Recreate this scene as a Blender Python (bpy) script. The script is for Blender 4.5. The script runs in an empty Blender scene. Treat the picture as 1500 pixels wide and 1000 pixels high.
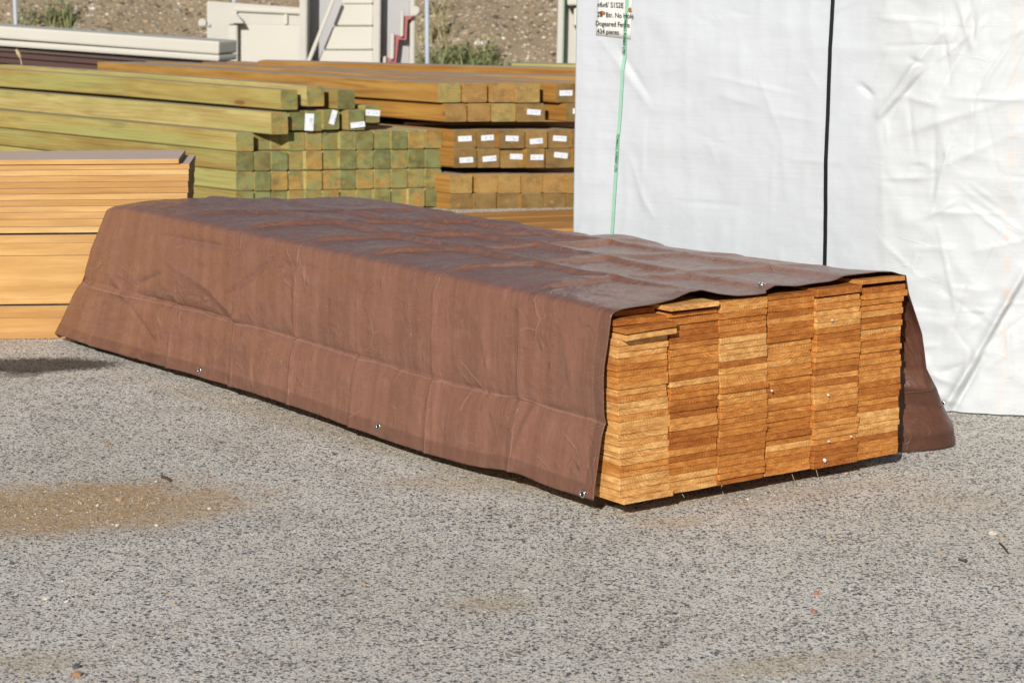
import bpy, bmesh, math, random
from mathutils import Vector, Matrix, noise
random.seed(11)
S = bpy.context.scene
COL = S.collection
R = math.radians

# ------------------------------------------------------------------ camera model (used to turn survey points into metres)
F, PITCH, H = 3410.5, 0.1746, 1.2585
CP, SP = math.cos(PITCH), math.sin(PITCH)
EYE = Vector((0, 0, H))
def ray(u, v):
    a, b = (u - 750) / F, (v - 500) / F
    return Vector((a, CP - b * SP, -SP - b * CP))
def on_z(u, v, z=0.0):
    r = ray(u, v); return EYE + r * ((z - H) / r.z)
def on_y(u, v, Y):
    r = ray(u, v); return EYE + r * (Y / r.y)
def on_plane(u, v, p, n):
    r = ray(u, v); return EYE + r * ((p - EYE).dot(n) / r.dot(n))

# frame of the covered stack: e along its width, b along its length, origin at the near corner
YAW = 0.6187
E_ = Vector((math.cos(YAW), math.sin(YAW), 0)); B_ = Vector((-math.sin(YAW), math.cos(YAW), 0))
O_ = Vector((0.2288, 4.9009, 0))
def L2W(w, u, z): return O_ + E_ * w + B_ * u + Vector((0, 0, z))
def W2L(P):
    d = P - O_; return d.dot(E_), d.dot(B_), P.z

# ------------------------------------------------------------------ object helpers
def tag(o, label=None, cat=None, group=None, kind=None):
    if label: o['label'] = label
    if cat: o['category'] = cat
    if group: o['group'] = group
    if kind: o['kind'] = kind
    return o
def link(name, me, mats, parent=None, smooth=False):
    o = bpy.data.objects.new(name, me); COL.objects.link(o)
    for m in (mats if isinstance(mats, (list, tuple)) else [mats]): me.materials.append(m)
    if parent: o.parent = parent
    if smooth:
        for p in me.polygons: p.use_smooth = True
    return o
def empty(name, loc, rz=0):
    o = bpy.data.objects.new(name, None); COL.objects.link(o); o.location = loc; o.rotation_euler = (0, 0, rz)
    o.empty_display_size = .05
    return o
def mesh(name, v, f, mi=None):
    me = bpy.data.meshes.new(name); me.from_pydata([tuple(p) for p in v], [], f)
    if mi:
        for p, k in zip(me.polygons, mi): p.material_index = k
    me.update(); return me
def bm_mesh(name, bm):
    me = bpy.data.meshes.new(name); bm.to_mesh(me); bm.free(); return me
def box_bm(bm, c, s, bev=0.0, rot=None):
    M = Matrix.Translation(Vector(c)) @ (rot if rot else Matrix()) @ Matrix.Diagonal((s[0], s[1], s[2], 1))
    g = bmesh.ops.create_cube(bm, size=1, matrix=M)
    if bev > 0:
        ed = list({e for v in g['verts'] for e in v.link_edges})
        bmesh.ops.bevel(bm, geom=ed, offset=bev, segments=2, affect='EDGES', profile=.6)
def sm(x, a, b):
    t = min(1, max(0, (x - a) / (b - a))); return t * t * (3 - 2 * t)
def interp(x, pts):
    if x <= pts[0][0]: return pts[0][1]
    for (x0, y0), (x1, y1) in zip(pts, pts[1:]):
        if x <= x1: return y0 + (y1 - y0) * (x - x0) / (x1 - x0)
    return pts[-1][1]
def fb(x, y, z=0, o=4): return noise.fractal(Vector((x, y, z)), 1.0, 2.0, o)
def rg(x, y, z=0): return 1 - min(1, abs(noise.noise(Vector((x, y, z)))) * 2.4)
ONES = ['', 'first', 'second', 'third', 'fourth', 'fifth', 'sixth', 'seventh', 'eighth', 'ninth', 'tenth', 'eleventh', 'twelfth',
        'thirteenth', 'fourteenth', 'fifteenth', 'sixteenth', 'seventeenth', 'eighteenth', 'nineteenth', 'twentieth']
def nth(n):
    if n <= 20: return ONES[n]
    return 'thirtieth' if n == 30 else ('thirty-' if n > 30 else 'twenty-') + ONES[n % 10]

# ------------------------------------------------------------------ materials
class NT:
    def __init__(s, name):
        s.m = bpy.data.materials.new(name); s.m.use_nodes = True
        s.t = s.m.node_tree; s.t.nodes.clear()
        s.out = s.t.nodes.new('ShaderNodeOutputMaterial')
        s.p = s.t.nodes.new('ShaderNodeBsdfPrincipled'); s.t.links.new(s.p.outputs[0], s.out.inputs[0])
        s.p.inputs['Specular IOR Level'].default_value = .3
    def put(s, sock, v):
        if v is None: return
        if isinstance(v, bpy.types.NodeSocket): s.t.links.new(v, sock)
        else:
            if hasattr(sock.default_value, '__len__') and len(sock.default_value) == 4 and len(v) == 3: v = (*v, 1)
            sock.default_value = v
    def n(s, ty, ins=None, **kw):
        nd = s.t.nodes.new('ShaderNode' + ty)
        for k, v in kw.items(): setattr(nd, k, v)
        for k, v in (ins or {}).items(): s.put(nd.inputs[k], v)
        return nd
    def math(s, op, a, b=None, c=None, clamp=False):
        nd = s.n('Math', {0: a}, operation=op, use_clamp=clamp)
        if b is not None: s.put(nd.inputs[1], b)
        if c is not None: s.put(nd.inputs[2], c)
        return nd.outputs[0]
    def vm(s, op, a, b=None, scale=None):
        nd = s.n('VectorMath', {0: a}, operation=op)
        if b is not None: s.put(nd.inputs[1], b)
        if scale is not None: s.put(nd.inputs['Scale'], scale)
        return nd.outputs['Value'] if op in ('LENGTH', 'DISTANCE', 'DOT_PRODUCT') else nd.outputs[0]
    def mul(s, v, k): return s.vm('MULTIPLY', v, k)
    def mix(s, f, a, b, mode='MIX'):
        nd = s.n('Mix', data_type='RGBA', blend_type=mode)
        s.put(nd.inputs[0], f); s.put(nd.inputs[6], a); s.put(nd.inputs[7], b); return nd.outputs[2]
    def noise(s, vec, scale, det=3, rough=.55, dist=0):
        return s.n('TexNoise', {'Vector': vec, 'Scale': scale, 'Detail': det, 'Roughness': rough, 'Distortion': dist}).outputs['Fac']
    def vor(s, vec, scale, rand=1, feature='F1'):
        return s.n('TexVoronoi', {'Vector': vec, 'Scale': scale, 'Randomness': rand}, feature=feature)
    def ramp(s, f, stops, interp='LINEAR'):
        nd = s.n('ValToRGB', {0: f}); cr = nd.color_ramp; cr.interpolation = interp
        while len(cr.elements) < len(stops): cr.elements.new(.5)
        for e, (p, c) in zip(cr.elements, stops):
            e.position = p; e.color = (*c, 1) if not isinstance(c, (int, float)) else (c, c, c, 1)
        return nd.outputs[0]
    def rng(s, f, a, b, c=0, d=1, smooth=True):
        nd = s.n('MapRange', {0: f, 1: a, 2: b, 3: c, 4: d}, interpolation_type='SMOOTHSTEP' if smooth else 'LINEAR'); return nd.outputs[0]
    def bump(s, h, strength, dist, nrm=None):
        nd = s.n('Bump', {'Height': h, 'Strength': strength, 'Distance': dist}); s.put(nd.inputs['Normal'], nrm); return nd.outputs[0]
    def obj(s): return s.n('TexCoord').outputs['Object']
    def done(s, col, rough=.8, nrm=None, spec=None, metal=None):
        s.put(s.p.inputs['Base Color'], col); s.put(s.p.inputs['Roughness'], rough); s.put(s.p.inputs['Normal'], nrm)
        s.put(s.p.inputs['Specular IOR Level'], spec); s.put(s.p.inputs['Metallic'], metal)
        return s.m

def plain(name, col, rough=.7, var=.12, scale=6, metal=None, bump=.0):
    col = tuple(x * .82 for x in col) if name not in ('white_sticker',) else col
    k = NT(name); o = k.obj(); f = k.noise(o, scale, 5)
    c = k.mix(f, tuple(x * (1 - var) for x in col), tuple(min(1, x * (1 + var)) for x in col))
    g = k.rng(k.noise(o, scale * .4, 4, .7), .55, .75)
    c = k.mix(k.math('MULTIPLY', g, var * 1.6), c, tuple(x * .55 for x in col))
    nr = k.bump(k.noise(o, scale * 8, 4), bump, .004) if bump else None
    return k.done(c, rough, nr, metal=metal)

def wood(name, tones, rings=420, green=None, heart=None, knots=0, end=False, grey=0, greycol=(.44, .36, .28), ringamt=.4, saw=0):
    """solid timber: growth rings round a pith line along local y; obj.color = (tone, pith x, pith z)"""
    k = NT(name); o = k.obj()
    inf = k.n('ObjectInfo'); sc = k.n('SeparateColor', {0: inf.outputs['Color']})
    tone, px, pz = sc.outputs
    off = k.n('CombineXYZ', {0: k.math('MULTIPLY', px, 37.), 1: k.math('MULTIPLY', pz, 53.), 2: k.math('MULTIPLY', tone, 71.)}).outputs[0]
    q = k.vm('ADD', o, off)
    warp = k.noise(k.mul(q, (7, 1.1, 7)), 1.0, 3, .5)
    xyz = k.n('SeparateXYZ', {0: o})
    if heart: dx, dz = .05, .05; x0 = -.025; z0 = -.025
    else: dx, dz = .14, .10; x0 = -.07; z0 = -.085
    cx = k.math('ADD', xyz.outputs[0], k.math('MULTIPLY_ADD', px, dx, x0))
    cz = k.math('ADD', xyz.outputs[2], k.math('MULTIPLY_ADD', pz, dz, z0))
    r = k.math('SQRT', k.math('ADD', k.math('MULTIPLY', cx, cx), k.math('MULTIPLY', cz, cz)))
    rr = k.math('ADD', r, k.math('MULTIPLY', warp, .045))
    wv = k.math('SINE', k.math('MULTIPLY', rr, float(rings) * 2))
    late = k.math('POWER', k.math('MULTIPLY_ADD', wv, .5, .5), 2.2)
    if not heart: late = k.math('MULTIPLY', late, k.rng(k.noise(k.mul(q, (9, 2, 60)), 1.0, 2), .35, .62))
    base = k.ramp(tone, tones)
    blot = k.noise(k.mul(q, (14, 3, 26)), 1.0, 4, .6)
    base = k.mix(k.rng(blot, .3, .75), k.mix(1., base, (.78, .70, .62), 'MULTIPLY'), base)
    if green:
        gm = k.rng(k.noise(k.mul(q, (16, 1.6, 16) if end else (9, .9, 9)), 1.0, 3, .6), .38, .66)
        base = k.mix(k.math('MULTIPLY', gm, .85), base, green)
        bl = k.rng(k.noise(k.mul(q, (30, 3, 30)), 1.0, 3, .6), .56, .75)
        base = k.mix(k.math('MULTIPLY', bl, .55), base, tuple(x * .5 for x in green))
    if end:
        dm = k.rng(k.noise(k.mul(q, (22, 4, 22)), 1.0, 4, .65), .46, .66)
        base = k.mix(k.math('MULTIPLY', dm, .55), base, k.mix(1., base, (.45, .48, .52), 'MULTIPLY'))
    if heart:
        hr = k.math('ADD', r, k.math('MULTIPLY', k.noise(k.mul(q, (60, 2, 60)), 1.0, 2), .02))
        base = k.mix(k.math('MULTIPLY', k.rng(hr, .008, .022, 1, 0), k.rng(px, .2, .9, .0, .8)), base, heart)
    base = k.mix(k.math('MULTIPLY', late, ringamt), base, k.mix(1., base, (.52, .38, .26), 'MULTIPLY'))
    fib = k.noise(k.mul(q, (320, 5, 320)), 1.0, 2)
    base = k.mix(k.rng(fib, .35, .7, 0, .35), base, k.mix(1., base, (.7, .62, .55), 'MULTIPLY'))
    speck = k.noise(k.mul(q, (700, 700, 700)), 1.0, 2, .7)
    if saw:
        base = k.mix(k.rng(speck, .5, .70, 0, .55), base, k.mix(1., base, (1.45, 1.6, 1.9), 'MULTIPLY'))
        mot = k.noise(k.mul(q, (45, 30, 110)), 1.0, 4, .7)
        base = k.mix(k.rng(mot, .42, .68, 0, .6), base, k.mix(1., base, (.66, .52, .42), 'MULTIPLY'))
        base = k.mix(k.rng(mot, .50, .32, 0, .65), base, k.mix(1., base, (1.25, 1.42, 1.75), 'MULTIPLY'))
        stk = k.noise(k.mul(q, (16, 40, 420)), 1.0, 3, .7)
        base = k.mix(k.rng(stk, .50, .70, 0, .55), base, k.mix(1., base, (1.2, 1.35, 1.6), 'MULTIPLY'))
        base = k.mix(k.rng(stk, .46, .30, 0, .45), base, k.mix(1., base, (.68, .56, .46), 'MULTIPLY'))
        base = k.mix(k.rng(k.noise(k.mul(q, (420, 60, 900)), 1.0, 3, .7), .5, .7, 0, .4), base, k.mix(1., base, (.55, .45, .4), 'MULTIPLY'))
    if knots:
        vv = k.vor(k.mul(q, (9, 2.4, 9)), 1.0)
        dd = k.math('ADD', vv.outputs['Distance'], k.math('MULTIPLY', blot, .06))
        kn = k.math('MULTIPLY', k.rng(dd, .12, .16, 1, 0), k.math('GREATER_THAN', k.n('SeparateColor', {0: vv.outputs['Color']}).outputs[0], 1 - knots))
        base = k.mix(k.math('MULTIPLY', kn, .8), base, (.10, .055, .02))
        hal = k.math('MULTIPLY', k.rng(dd, .12, .32, 1, 0), k.math('GREATER_THAN', k.n('SeparateColor', {0: vv.outputs['Color']}).outputs[0], 1 - knots))
        base = k.mix(k.math('MULTIPLY', hal, .35), base, (.30, .13, .03))
    if grey:
        up = k.n('SeparateXYZ', {0: k.n('NewGeometry').outputs['Normal']}).outputs[2]
        base = k.mix(k.math('MULTIPLY', k.rng(up, .7, .95), grey), base, greycol)
    base = k.mix(1., base, (.82, .82, .82), 'MULTIPLY')
    h = k.math('ADD', k.math('MULTIPLY', fib, .6), k.math('MULTIPLY', speck, .7 if saw else .2))
    return k.done(base, .75, k.bump(h, .55 if saw else .3, .0012), .25)

M = {}
M['board'] = wood('cedar_board', [(0, (.36, .115, .020)), (.22, (.53, .19, .034)), (.55, (.68, .285, .062)), (.82, (.78, .40, .115)), (1, (.83, .47, .16))], 430, ringamt=.55, saw=1)
M['gside'] = wood('treated_pine_side', [(0, (.36, .27, .08)), (.5, (.47, .38, .125)), (1, (.56, .47, .20))], 230, green=(.36, .35, .115), knots=.75, ringamt=.42, grey=.6)
M['gend'] = wood('treated_pine_end', [(0, (.15, .145, .05)), (.35, (.30, .25, .075)), (.7, (.38, .27, .075)), (1, (.42, .24, .06))], 260, green=(.20, .225, .085), heart=(.40, .19, .055), end=True, ringamt=.15)
M['bside'] = wood('stained_timber_side', [(0, (.36, .18, .035)), (.5, (.43, .225, .045)), (1, (.46, .26, .065))], 220, knots=.6, ringamt=.55, grey=.8)
M['bend'] = wood('stained_timber_end', [(0, (.23, .15, .05)), (.45, (.32, .205, .068)), (.75, (.42, .25, .08)), (1, (.38, .32, .11))], 260, heart=(.42, .25, .08), end=True, ringamt=.2)
M['lumber'] = wood('orange_lumber', [(0, (.58, .325, .115)), (.5, (.69, .42, .16)), (1, (.74, .50, .22))], 260, knots=.5, ringamt=.18, grey=.8, greycol=(.64, .52, .45))
M['fresh'] = wood('fresh_orange_plank', [(0, (.50, .25, .07)), (1, (.66, .36, .12))], 170, knots=.4, ringamt=.35)
M['cream'] = plain('cream_panel_paint', (.53, .50, .44), .6, .08, 3)
M['cream_white'] = plain('cream_white_vinyl', (.58, .55, .475), .45, .05, 3)
M['grey_panel'] = plain('grey_panel_paint', (.42, .41, .41), .6, .08, 3)
M['red'] = plain('red_trim_paint', (.42, .12, .12), .6, .15, 8)
M['sheet'] = plain('brown_sheet_metal', (.115, .068, .058), .45, .12, 4)
M['steel'] = plain('galvanised_steel', (.42, .46, .51), .5, .1, 10)
M['zinc'] = plain('nickel_grommet', (.75, .75, .75), .25, .1, 60, metal=1.0)
M['black'] = plain('black_strap', (.012, .012, .014), .35, .3, 30)
M['green'] = plain('green_strap', (.30, .53, .39), .4, .1, 30)
M['greenedge'] = plain('green_edge', (.12, .25, .14), .6, .1, 10)
M['ink'] = plain('black_ink', (.02, .02, .02), .7, .1, 30)
M['greenink'] = plain('dark_green_ink', (.03, .12, .06), .7, .1, 30)
M['print'] = plain('faint_grey_print', (.42, .45, .52), .6, .1, 30)
M['sticker'] = plain('white_sticker', (.56, .57, .60), .5, .05, 40)
M['paper'] = plain('cream_paper', (.70, .69, .65), .7, .06, 20)
M['rust'] = plain('rust_mark', (.33, .13, .04), .8, .3, 60)
M['darkwood'] = plain('dark_bearer_wood', (.10, .06, .03), .8, .3, 20)
M['scrap'] = plain('white_plastic_scrap', (.75, .75, .75), .5, .05, 40)
M['straw'] = plain('dry_straw', (.55, .42, .22), .7, .15, 40)
M['twig'] = plain('dark_twig', (.09, .06, .045), .8, .2, 60)
M['pinkwood'] = plain('pale_spacer_wood', (.58, .30, .16), .7, .15, 20)

CREASE_U = (.335, .673, 1.02, 1.33, 1.65, 2.0, 2.33)
def tarp_mat(name='brown_woven_tarp', under=False):
    k = NT(name)
    uv = k.n('UVMap', uv_map='UVMap').outputs[0]
    hem = k.n('Attribute', attribute_name='hem').outputs['Fac']
    streak = k.noise(k.mul(uv, (26, 1.6, 1)), 1.0, 5, .7)
    streak2 = k.noise(k.mul(uv, (2.2, 60, 1)), 1.0, 3, .6)
    blot = k.noise(uv, 6.0, 4, .6)
    c = k.mix(k.rng(streak, .3, .72), (.158, .071, .046), (.208, .098, .066))
    c = k.mix(k.rng(streak2, .45, .75, 0, .5), c, (.186, .090, .061))
    c = k.mix(k.rng(blot, .35, .8, 0, .45), c, (.150, .064, .039))
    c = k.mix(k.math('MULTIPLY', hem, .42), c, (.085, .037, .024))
    wob = k.math('MULTIPLY_ADD', k.noise(uv, 5, 3, .6), .030, -.015)
    wobs = k.math('MULTIPLY_ADD', k.noise(uv, 14, 2, .6), .012, -.006)
    su = k.n('SeparateXYZ', {0: uv}).outputs
    cl = k.math('MULTIPLY', k.rng(k.math('ABSOLUTE', k.math('ADD', k.math('SUBTRACT', su[1], .329), wobs)), .0012, .0042, 1, 0), .9)
    for c0 in CREASE_U:
        l_ = k.rng(k.math('ABSOLUTE', k.math('ADD', k.math('SUBTRACT', su[0], c0), wob)), .0010, .0038, 1, 0)
        l_ = k.math('MULTIPLY', l_, k.rng(k.noise(k.vm('ADD', uv, (c0 * 9, 0, 0)), 9, 3, .6), .40, .62))
        cl = k.math('MAXIMUM', cl, l_)
    vd = k.n('TexVoronoi', {'Vector': k.vm('ADD', k.mul(uv, (1.0, 1.3, 1)), k.mul(k.n('TexNoise', {'Vector': uv, 'Scale': 6., 'Detail': 2.}).outputs['Color'], (.10, .10, 0))), 'Scale': 6.}, feature='DISTANCE_TO_EDGE').outputs['Distance']
    l_ = k.math('MULTIPLY', k.rng(vd, .004, .018, 1, 0), k.rng(k.noise(uv, 4.3, 3, .6), .50, .60))
    cl2 = k.math('MULTIPLY', l_, .8)
    sw_ = k.noise(k.mul(uv, (1, 1, 1)), 21, 2, .5, 2.2)
    strokes = k.math('MULTIPLY', k.rng(k.math('ABSOLUTE', k.math('SUBTRACT', sw_, .5)), .004, .022, 1, 0), k.rng(k.noise(uv, 6.1, 3, .6), .50, .66))
    allc = k.math('MAXIMUM', cl, k.math('MAXIMUM', cl2, k.math('MULTIPLY', strokes, .55)))
    c = k.mix(k.math('MULTIPLY', allc, .22), c, (.36, .215, .165))
    w1 = k.noise(k.mul(uv, (260, 26, 1)), 1.0, 2, .6); w2 = k.noise(k.mul(uv, (22, 230, 1)), 1.0, 2, .6)
    c = k.mix(k.rng(w1, .40, .66, 0, .35), c, k.mix(1., c, (.84, .82, .81), 'MULTIPLY'))
    c = k.mix(k.rng(w2, .46, .68, 0, .32), c, k.mix(1., c, (1.20, 1.22, 1.24), 'MULTIPLY'))
    tape = k.noise(k.mul(uv, (13, .5, 1)), 1.0, 2, .5)
    c = k.mix(k.rng(tape, .42, .60, 0, .32), c, k.mix(1., c, (1.14, 1.12, 1.12), 'MULTIPLY'))
    dust = k.math('MULTIPLY', k.rng(k.noise(uv, 16, 5, .7), .5, .75), .16)
    c = k.mix(dust, c, (.29, .195, .15))
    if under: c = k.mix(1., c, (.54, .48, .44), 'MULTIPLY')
    crk = k.n('TexNoise', {'Vector': k.vm('ADD', k.mul(uv, (1.0, .75, 1)), (7.3, 2.2, 0)), 'Scale': 24., 'Detail': 3., 'Roughness': .45, 'Distortion': 1.1}, noise_type='RIDGED_MULTIFRACTAL').outputs['Fac']
    crk = k.math('MULTIPLY', crk, k.rng(k.noise(uv, 5, 3), .35, .65, .15, 1))
    fine = k.noise(k.mul(uv, (1.9, .8, 1)), 40, 2, .5, 1.2)
    med = k.noise(k.mul(uv, (1.6, 1, 1)), 14, 2, .5, .8)
    sx = k.n('SeparateXYZ', {0: uv}).outputs
    st = None
    for c0 in (.673,):
        l_ = k.math('MULTIPLY', k.rng(k.math('ABSOLUTE', k.math('SUBTRACT', sx[0], c0)), .0012, .0022, 1, 0), k.rng(k.math('SINE', k.math('MULTIPLY', sx[1], 700.)), -.2, .3))
        st = l_ if st is None else k.math('ADD', st, l_)
    c = k.mix(k.math('MULTIPLY', st, .22), c, (.44, .27, .20))
    weave = k.noise(k.mul(uv, (500, 160, 1)), 1.0, 1)
    weave2 = k.noise(k.mul(uv, (160, 500, 1)), 1.0, 1)
    rdg = k.n('TexNoise', {'Vector': k.vm('ADD', uv, (3.1, 1.7, 0)), 'Scale': 11., 'Detail': 4., 'Roughness': .5, 'Distortion': .6}, noise_type='RIDGED_MULTIFRACTAL').outputs['Fac']
    h = k.math('ADD', k.math('MULTIPLY', fine, .24), k.math('MULTIPLY', med, .20))
    h = k.math('ADD', h, k.math('MULTIPLY', crk, .8)); h = k.math('ADD', h, k.math('MULTIPLY', allc, .22)); h = k.math('ADD', h, k.math('MULTIPLY', rdg, .9))
    nr = k.bump(h, .8, .0085)
    nr = k.bump(k.math('ADD', weave, weave2), .18, .0005, nr)
    ro = k.rng(k.noise(uv, 30, 4, .6), .3, .7, .26, .36)
    return k.done(c, ro, nr, .45)
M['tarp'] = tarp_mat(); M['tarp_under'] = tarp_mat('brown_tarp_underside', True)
UNDER = 1

def wrap_mat():
    k = NT('white_woven_wrap')
    uv = k.n('UVMap', uv_map='UVMap').outputs[0]
    lay = k.n('Attribute', attribute_name='layer').outputs['Fac']
    h1 = k.noise(k.mul(uv, (5, 150, 1)), 1.0, 3, .6)
    v1 = k.noise(k.mul(uv, (150, 5, 1)), 1.0, 3, .6)
    c = k.mix(lay, (.435, .455, .475), (.466, .480, .488))
    c = k.mix(k.rng(h1, .4, .75, 0, .30), c, k.mix(1., c, (.86, .865, .87), 'MULTIPLY'))
    c = k.mix(k.rng(v1, .5, .8, 0, .25), c, k.mix(1., c, (.90, .90, .90), 'MULTIPLY'))
    dirt = k.math('MULTIPLY', k.rng(k.noise(uv, 5, 6, .7), .58, .8), .35)
    c = k.mix(dirt, c, (.48, .45, .40))
    s = k.n('SeparateXYZ', {0: uv})
    st = k.rng(k.math('ABSOLUTE', k.math('SUBTRACT', s.outputs[0], k.math('MULTIPLY_ADD', k.noise(uv, 12, 2), .03, 1.255))), 0, .018, 1, 0)
    c = k.mix(k.math('MULTIPLY', st, k.rng(k.noise(uv, 26, 4, .7), .42, .7, 0, .55)), c, (.62, .42, .28))
    spk = k.rng(k.noise(uv, 70, 2, .5), .77, .80)
    c = k.mix(k.math('MULTIPLY', spk, .6), c, (.2, .18, .15))
    fine = k.noise(uv, 24, 3, .5, .5)
    weave = k.math('ADD', k.noise(k.mul(uv, (300, 60, 1)), 1.0, 1), k.noise(k.mul(uv, (60, 300, 1)), 1.0, 1))
    wv = k.vm('ADD', uv, k.mul(k.n('TexNoise', {'Vector': uv, 'Scale': 5., 'Detail': 4.}).outputs['Color'], (.10, .10, 0)))
    ce = k.rng(k.n('TexVoronoi', {'Vector': k.mul(wv, (1, 1.25, 1)), 'Scale': 11., 'Randomness': .8}, feature='DISTANCE_TO_EDGE').outputs['Distance'], 0, .035)
    ce = k.math('MULTIPLY', k.math('SUBTRACT', 1., ce), k.rng(k.noise(uv, 6.5, 3, .6), .47, .6))
    rd = k.n('TexNoise', {'Vector': k.mul(uv, (1, 1.5, 1)), 'Scale': 7., 'Detail': 5., 'Distortion': .5}, noise_type='RIDGED_MULTIFRACTAL').outputs['Fac']
    cr = k.math('MULTIPLY', k.math('ADD', k.math('MULTIPLY', ce, .06), k.math('MULTIPLY', rd, .95)), k.math('MULTIPLY_ADD', lay, .9, .1))
    nr = k.bump(k.math('ADD', k.math('MULTIPLY', fine, .22), cr), .7, .009)
    nr = k.bump(weave, .15, .0006, nr)
    return k.done(c, .5, nr, .22)
M['wrap'] = wrap_mat()

# ground stains are given as places on the yard (metres)
def ellipse(k, P, c, a, b, rot, soft=.35, rag=.5, sc=6):
    d = k.vm('SUBTRACT', P, (c[0], c[1], 0))
    d = k.n('VectorRotate', {'Vector': d, 'Angle': -rot}, rotation_type='Z_AXIS').outputs[0]
    l = k.vm('LENGTH', k.mul(d, (1 / a, 1 / b, 0)))
    l = k.math('ADD', l, k.math('MULTIPLY_ADD', k.noise(P, sc, 5, .65), rag * 2, -rag))
    l = k.math('ADD', l, k.math('MULTIPLY_ADD', k.noise(P, 75, 3, .7), 1.1, -.55))
    return k.rng(l, 1 - soft, 1 + soft, 1, 0)
def ground_mat():
    k = NT('exposed_aggregate_asphalt')
    P = k.n('NewGeometry').outputs['Position']
    big = k.noise(P, 1.3, 5, .6); mid = k.noise(P, 7, 5, .65); fine = k.noise(P, 230, 3, .8)
    c = k.mix(k.rng(big, .3, .7), (.66, .61, .53), (.755, .71, .64))
    c = k.mix(k.rng(mid, .4, .75, 0, .55), c, (.50, .455, .39))
    c = k.mix(k.rng(fine, .44, .66, 0, .8), c, (.26, .23, .19))
    Pw = k.vm('ADD', P, k.mul(k.n('TexNoise', {'Vector': P, 'Scale': 90., 'Detail': 2.}).outputs['Color'], (.012, .012, 0)))
    dens = k.rng(k.noise(P, 3.2, 4, .6), .3, .7, -.10, .12)
    hs = None
    for sc, thr, rad, seed in ((118, .66, .46, 0), (68, .22, .37, 5), (220, .66, .48, 9)):
        v = k.vor(k.vm('ADD', Pw, (seed, seed * 1.7, 0)), float(sc))
        ch = k.n('SeparateColor', {0: v.outputs['Color']}).outputs
        pick = k.math('LESS_THAN', ch[0], k.math('ADD', dens, thr))
        body = k.math('MULTIPLY', k.rng(v.outputs['Distance'], rad * .72, rad, 1, 0), pick)
        stone = k.ramp(ch[1], [(0, (.045, .049, .058)), (.30, (.08, .085, .095)), (.52, (.13, .13, .135)), (.68, (.22, .20, .175)), (.78, (.36, .29, .20)), (.84, (.58, .55, .50)), (.92, (.75, .73, .69)), (.97, (.30, .15, .08))], 'CONSTANT')
        c = k.mix(k.math('MULTIPLY', body, .95), c, stone)
        hh = k.math('MULTIPLY', body, 60. / sc)
        hs = hh if hs is None else k.math('ADD', hs, hh)
    # dusty, sandy and wet places
    sand = (.40, .27, .135); dustc = (.56, .46, .33)
    grain = k.rng(k.noise(P, 330, 3, .75), .40, .62)
    sandc = k.mix(grain, (.285, .165, .07), (.55, .375, .20))
    sm_ = ellipse(k, P, SAND[0], SAND[1], SAND[2], SAND[3], .42, .75, 7)
    brk = k.rng(k.noise(P, 48, 4, .7), .30, .58, .35, 1)
    c = k.mix(k.math('MULTIPLY', k.math('MULTIPLY', sm_, brk), .93), c, sandc)
    for (cc, a, b, rot, amt) in DUST:
        m_ = ellipse(k, P, cc, a, b, rot, .6, .6, 10)
        c = k.mix(k.math('MULTIPLY', k.math('MULTIPLY', m_, k.rng(k.noise(P, 110, 4, .8), .42, .58, .05, 1)), amt), c, k.mix(grain, (.36, .25, .13), dustc))
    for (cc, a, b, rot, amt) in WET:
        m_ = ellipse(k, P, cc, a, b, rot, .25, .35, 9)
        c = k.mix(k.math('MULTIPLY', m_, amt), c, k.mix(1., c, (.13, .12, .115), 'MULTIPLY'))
    pat = k.rng(k.noise(P, 2.1, 5, .65), .55, .72, 0, .35)
    c = k.mix(pat, c, k.mix(1., c, (.86, .84, .80), 'MULTIPLY'))
    h = k.math('ADD', k.math('MULTIPLY', hs, .55), k.math('ADD', k.math('MULTIPLY', fine, .5), k.math('MULTIPLY', k.noise(P, 110, 3, .6), .7)))
    nr = k.bump(h, .75, .0055)
    return k.done(c, .85, nr, .25)
def g2(u, v): p = on_z(u, v); return (p.x, p.y)
def ell(u0, v0, u1, v1, half):
    a, b = on_z(u0, v0), on_z(u1, v1); d = b - a
    return ((a.x + b.x) / 2, (a.y + b.y) / 2), d.length / 2, half, math.atan2(d.y, d.x)
SAND = ell(-160, 760, 345, 727, .235)
DUST = [(*ell(560, 705, 790, 712, .07), .85), (*ell(660, 885, 790, 886, .06), .8), (*ell(930, 768, 1030, 762, .05), .8),
        (*ell(1030, 990, 1250, 960, .05), .85), (*ell(1080, 740, 1220, 715, .06), .6), (*ell(230, 560, 800, 720, .06), .7),
        (*ell(910, 752, 1180, 700, .035), .75), (*ell(0, 975, 120, 968, .06), .7), (*ell(1180, 720, 1340, 700, .05), .4), (*ell(1330, 730, 1480, 740, .09), .4)]
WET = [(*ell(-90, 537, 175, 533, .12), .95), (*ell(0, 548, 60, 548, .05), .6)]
M['ground'] = ground_mat()

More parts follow.
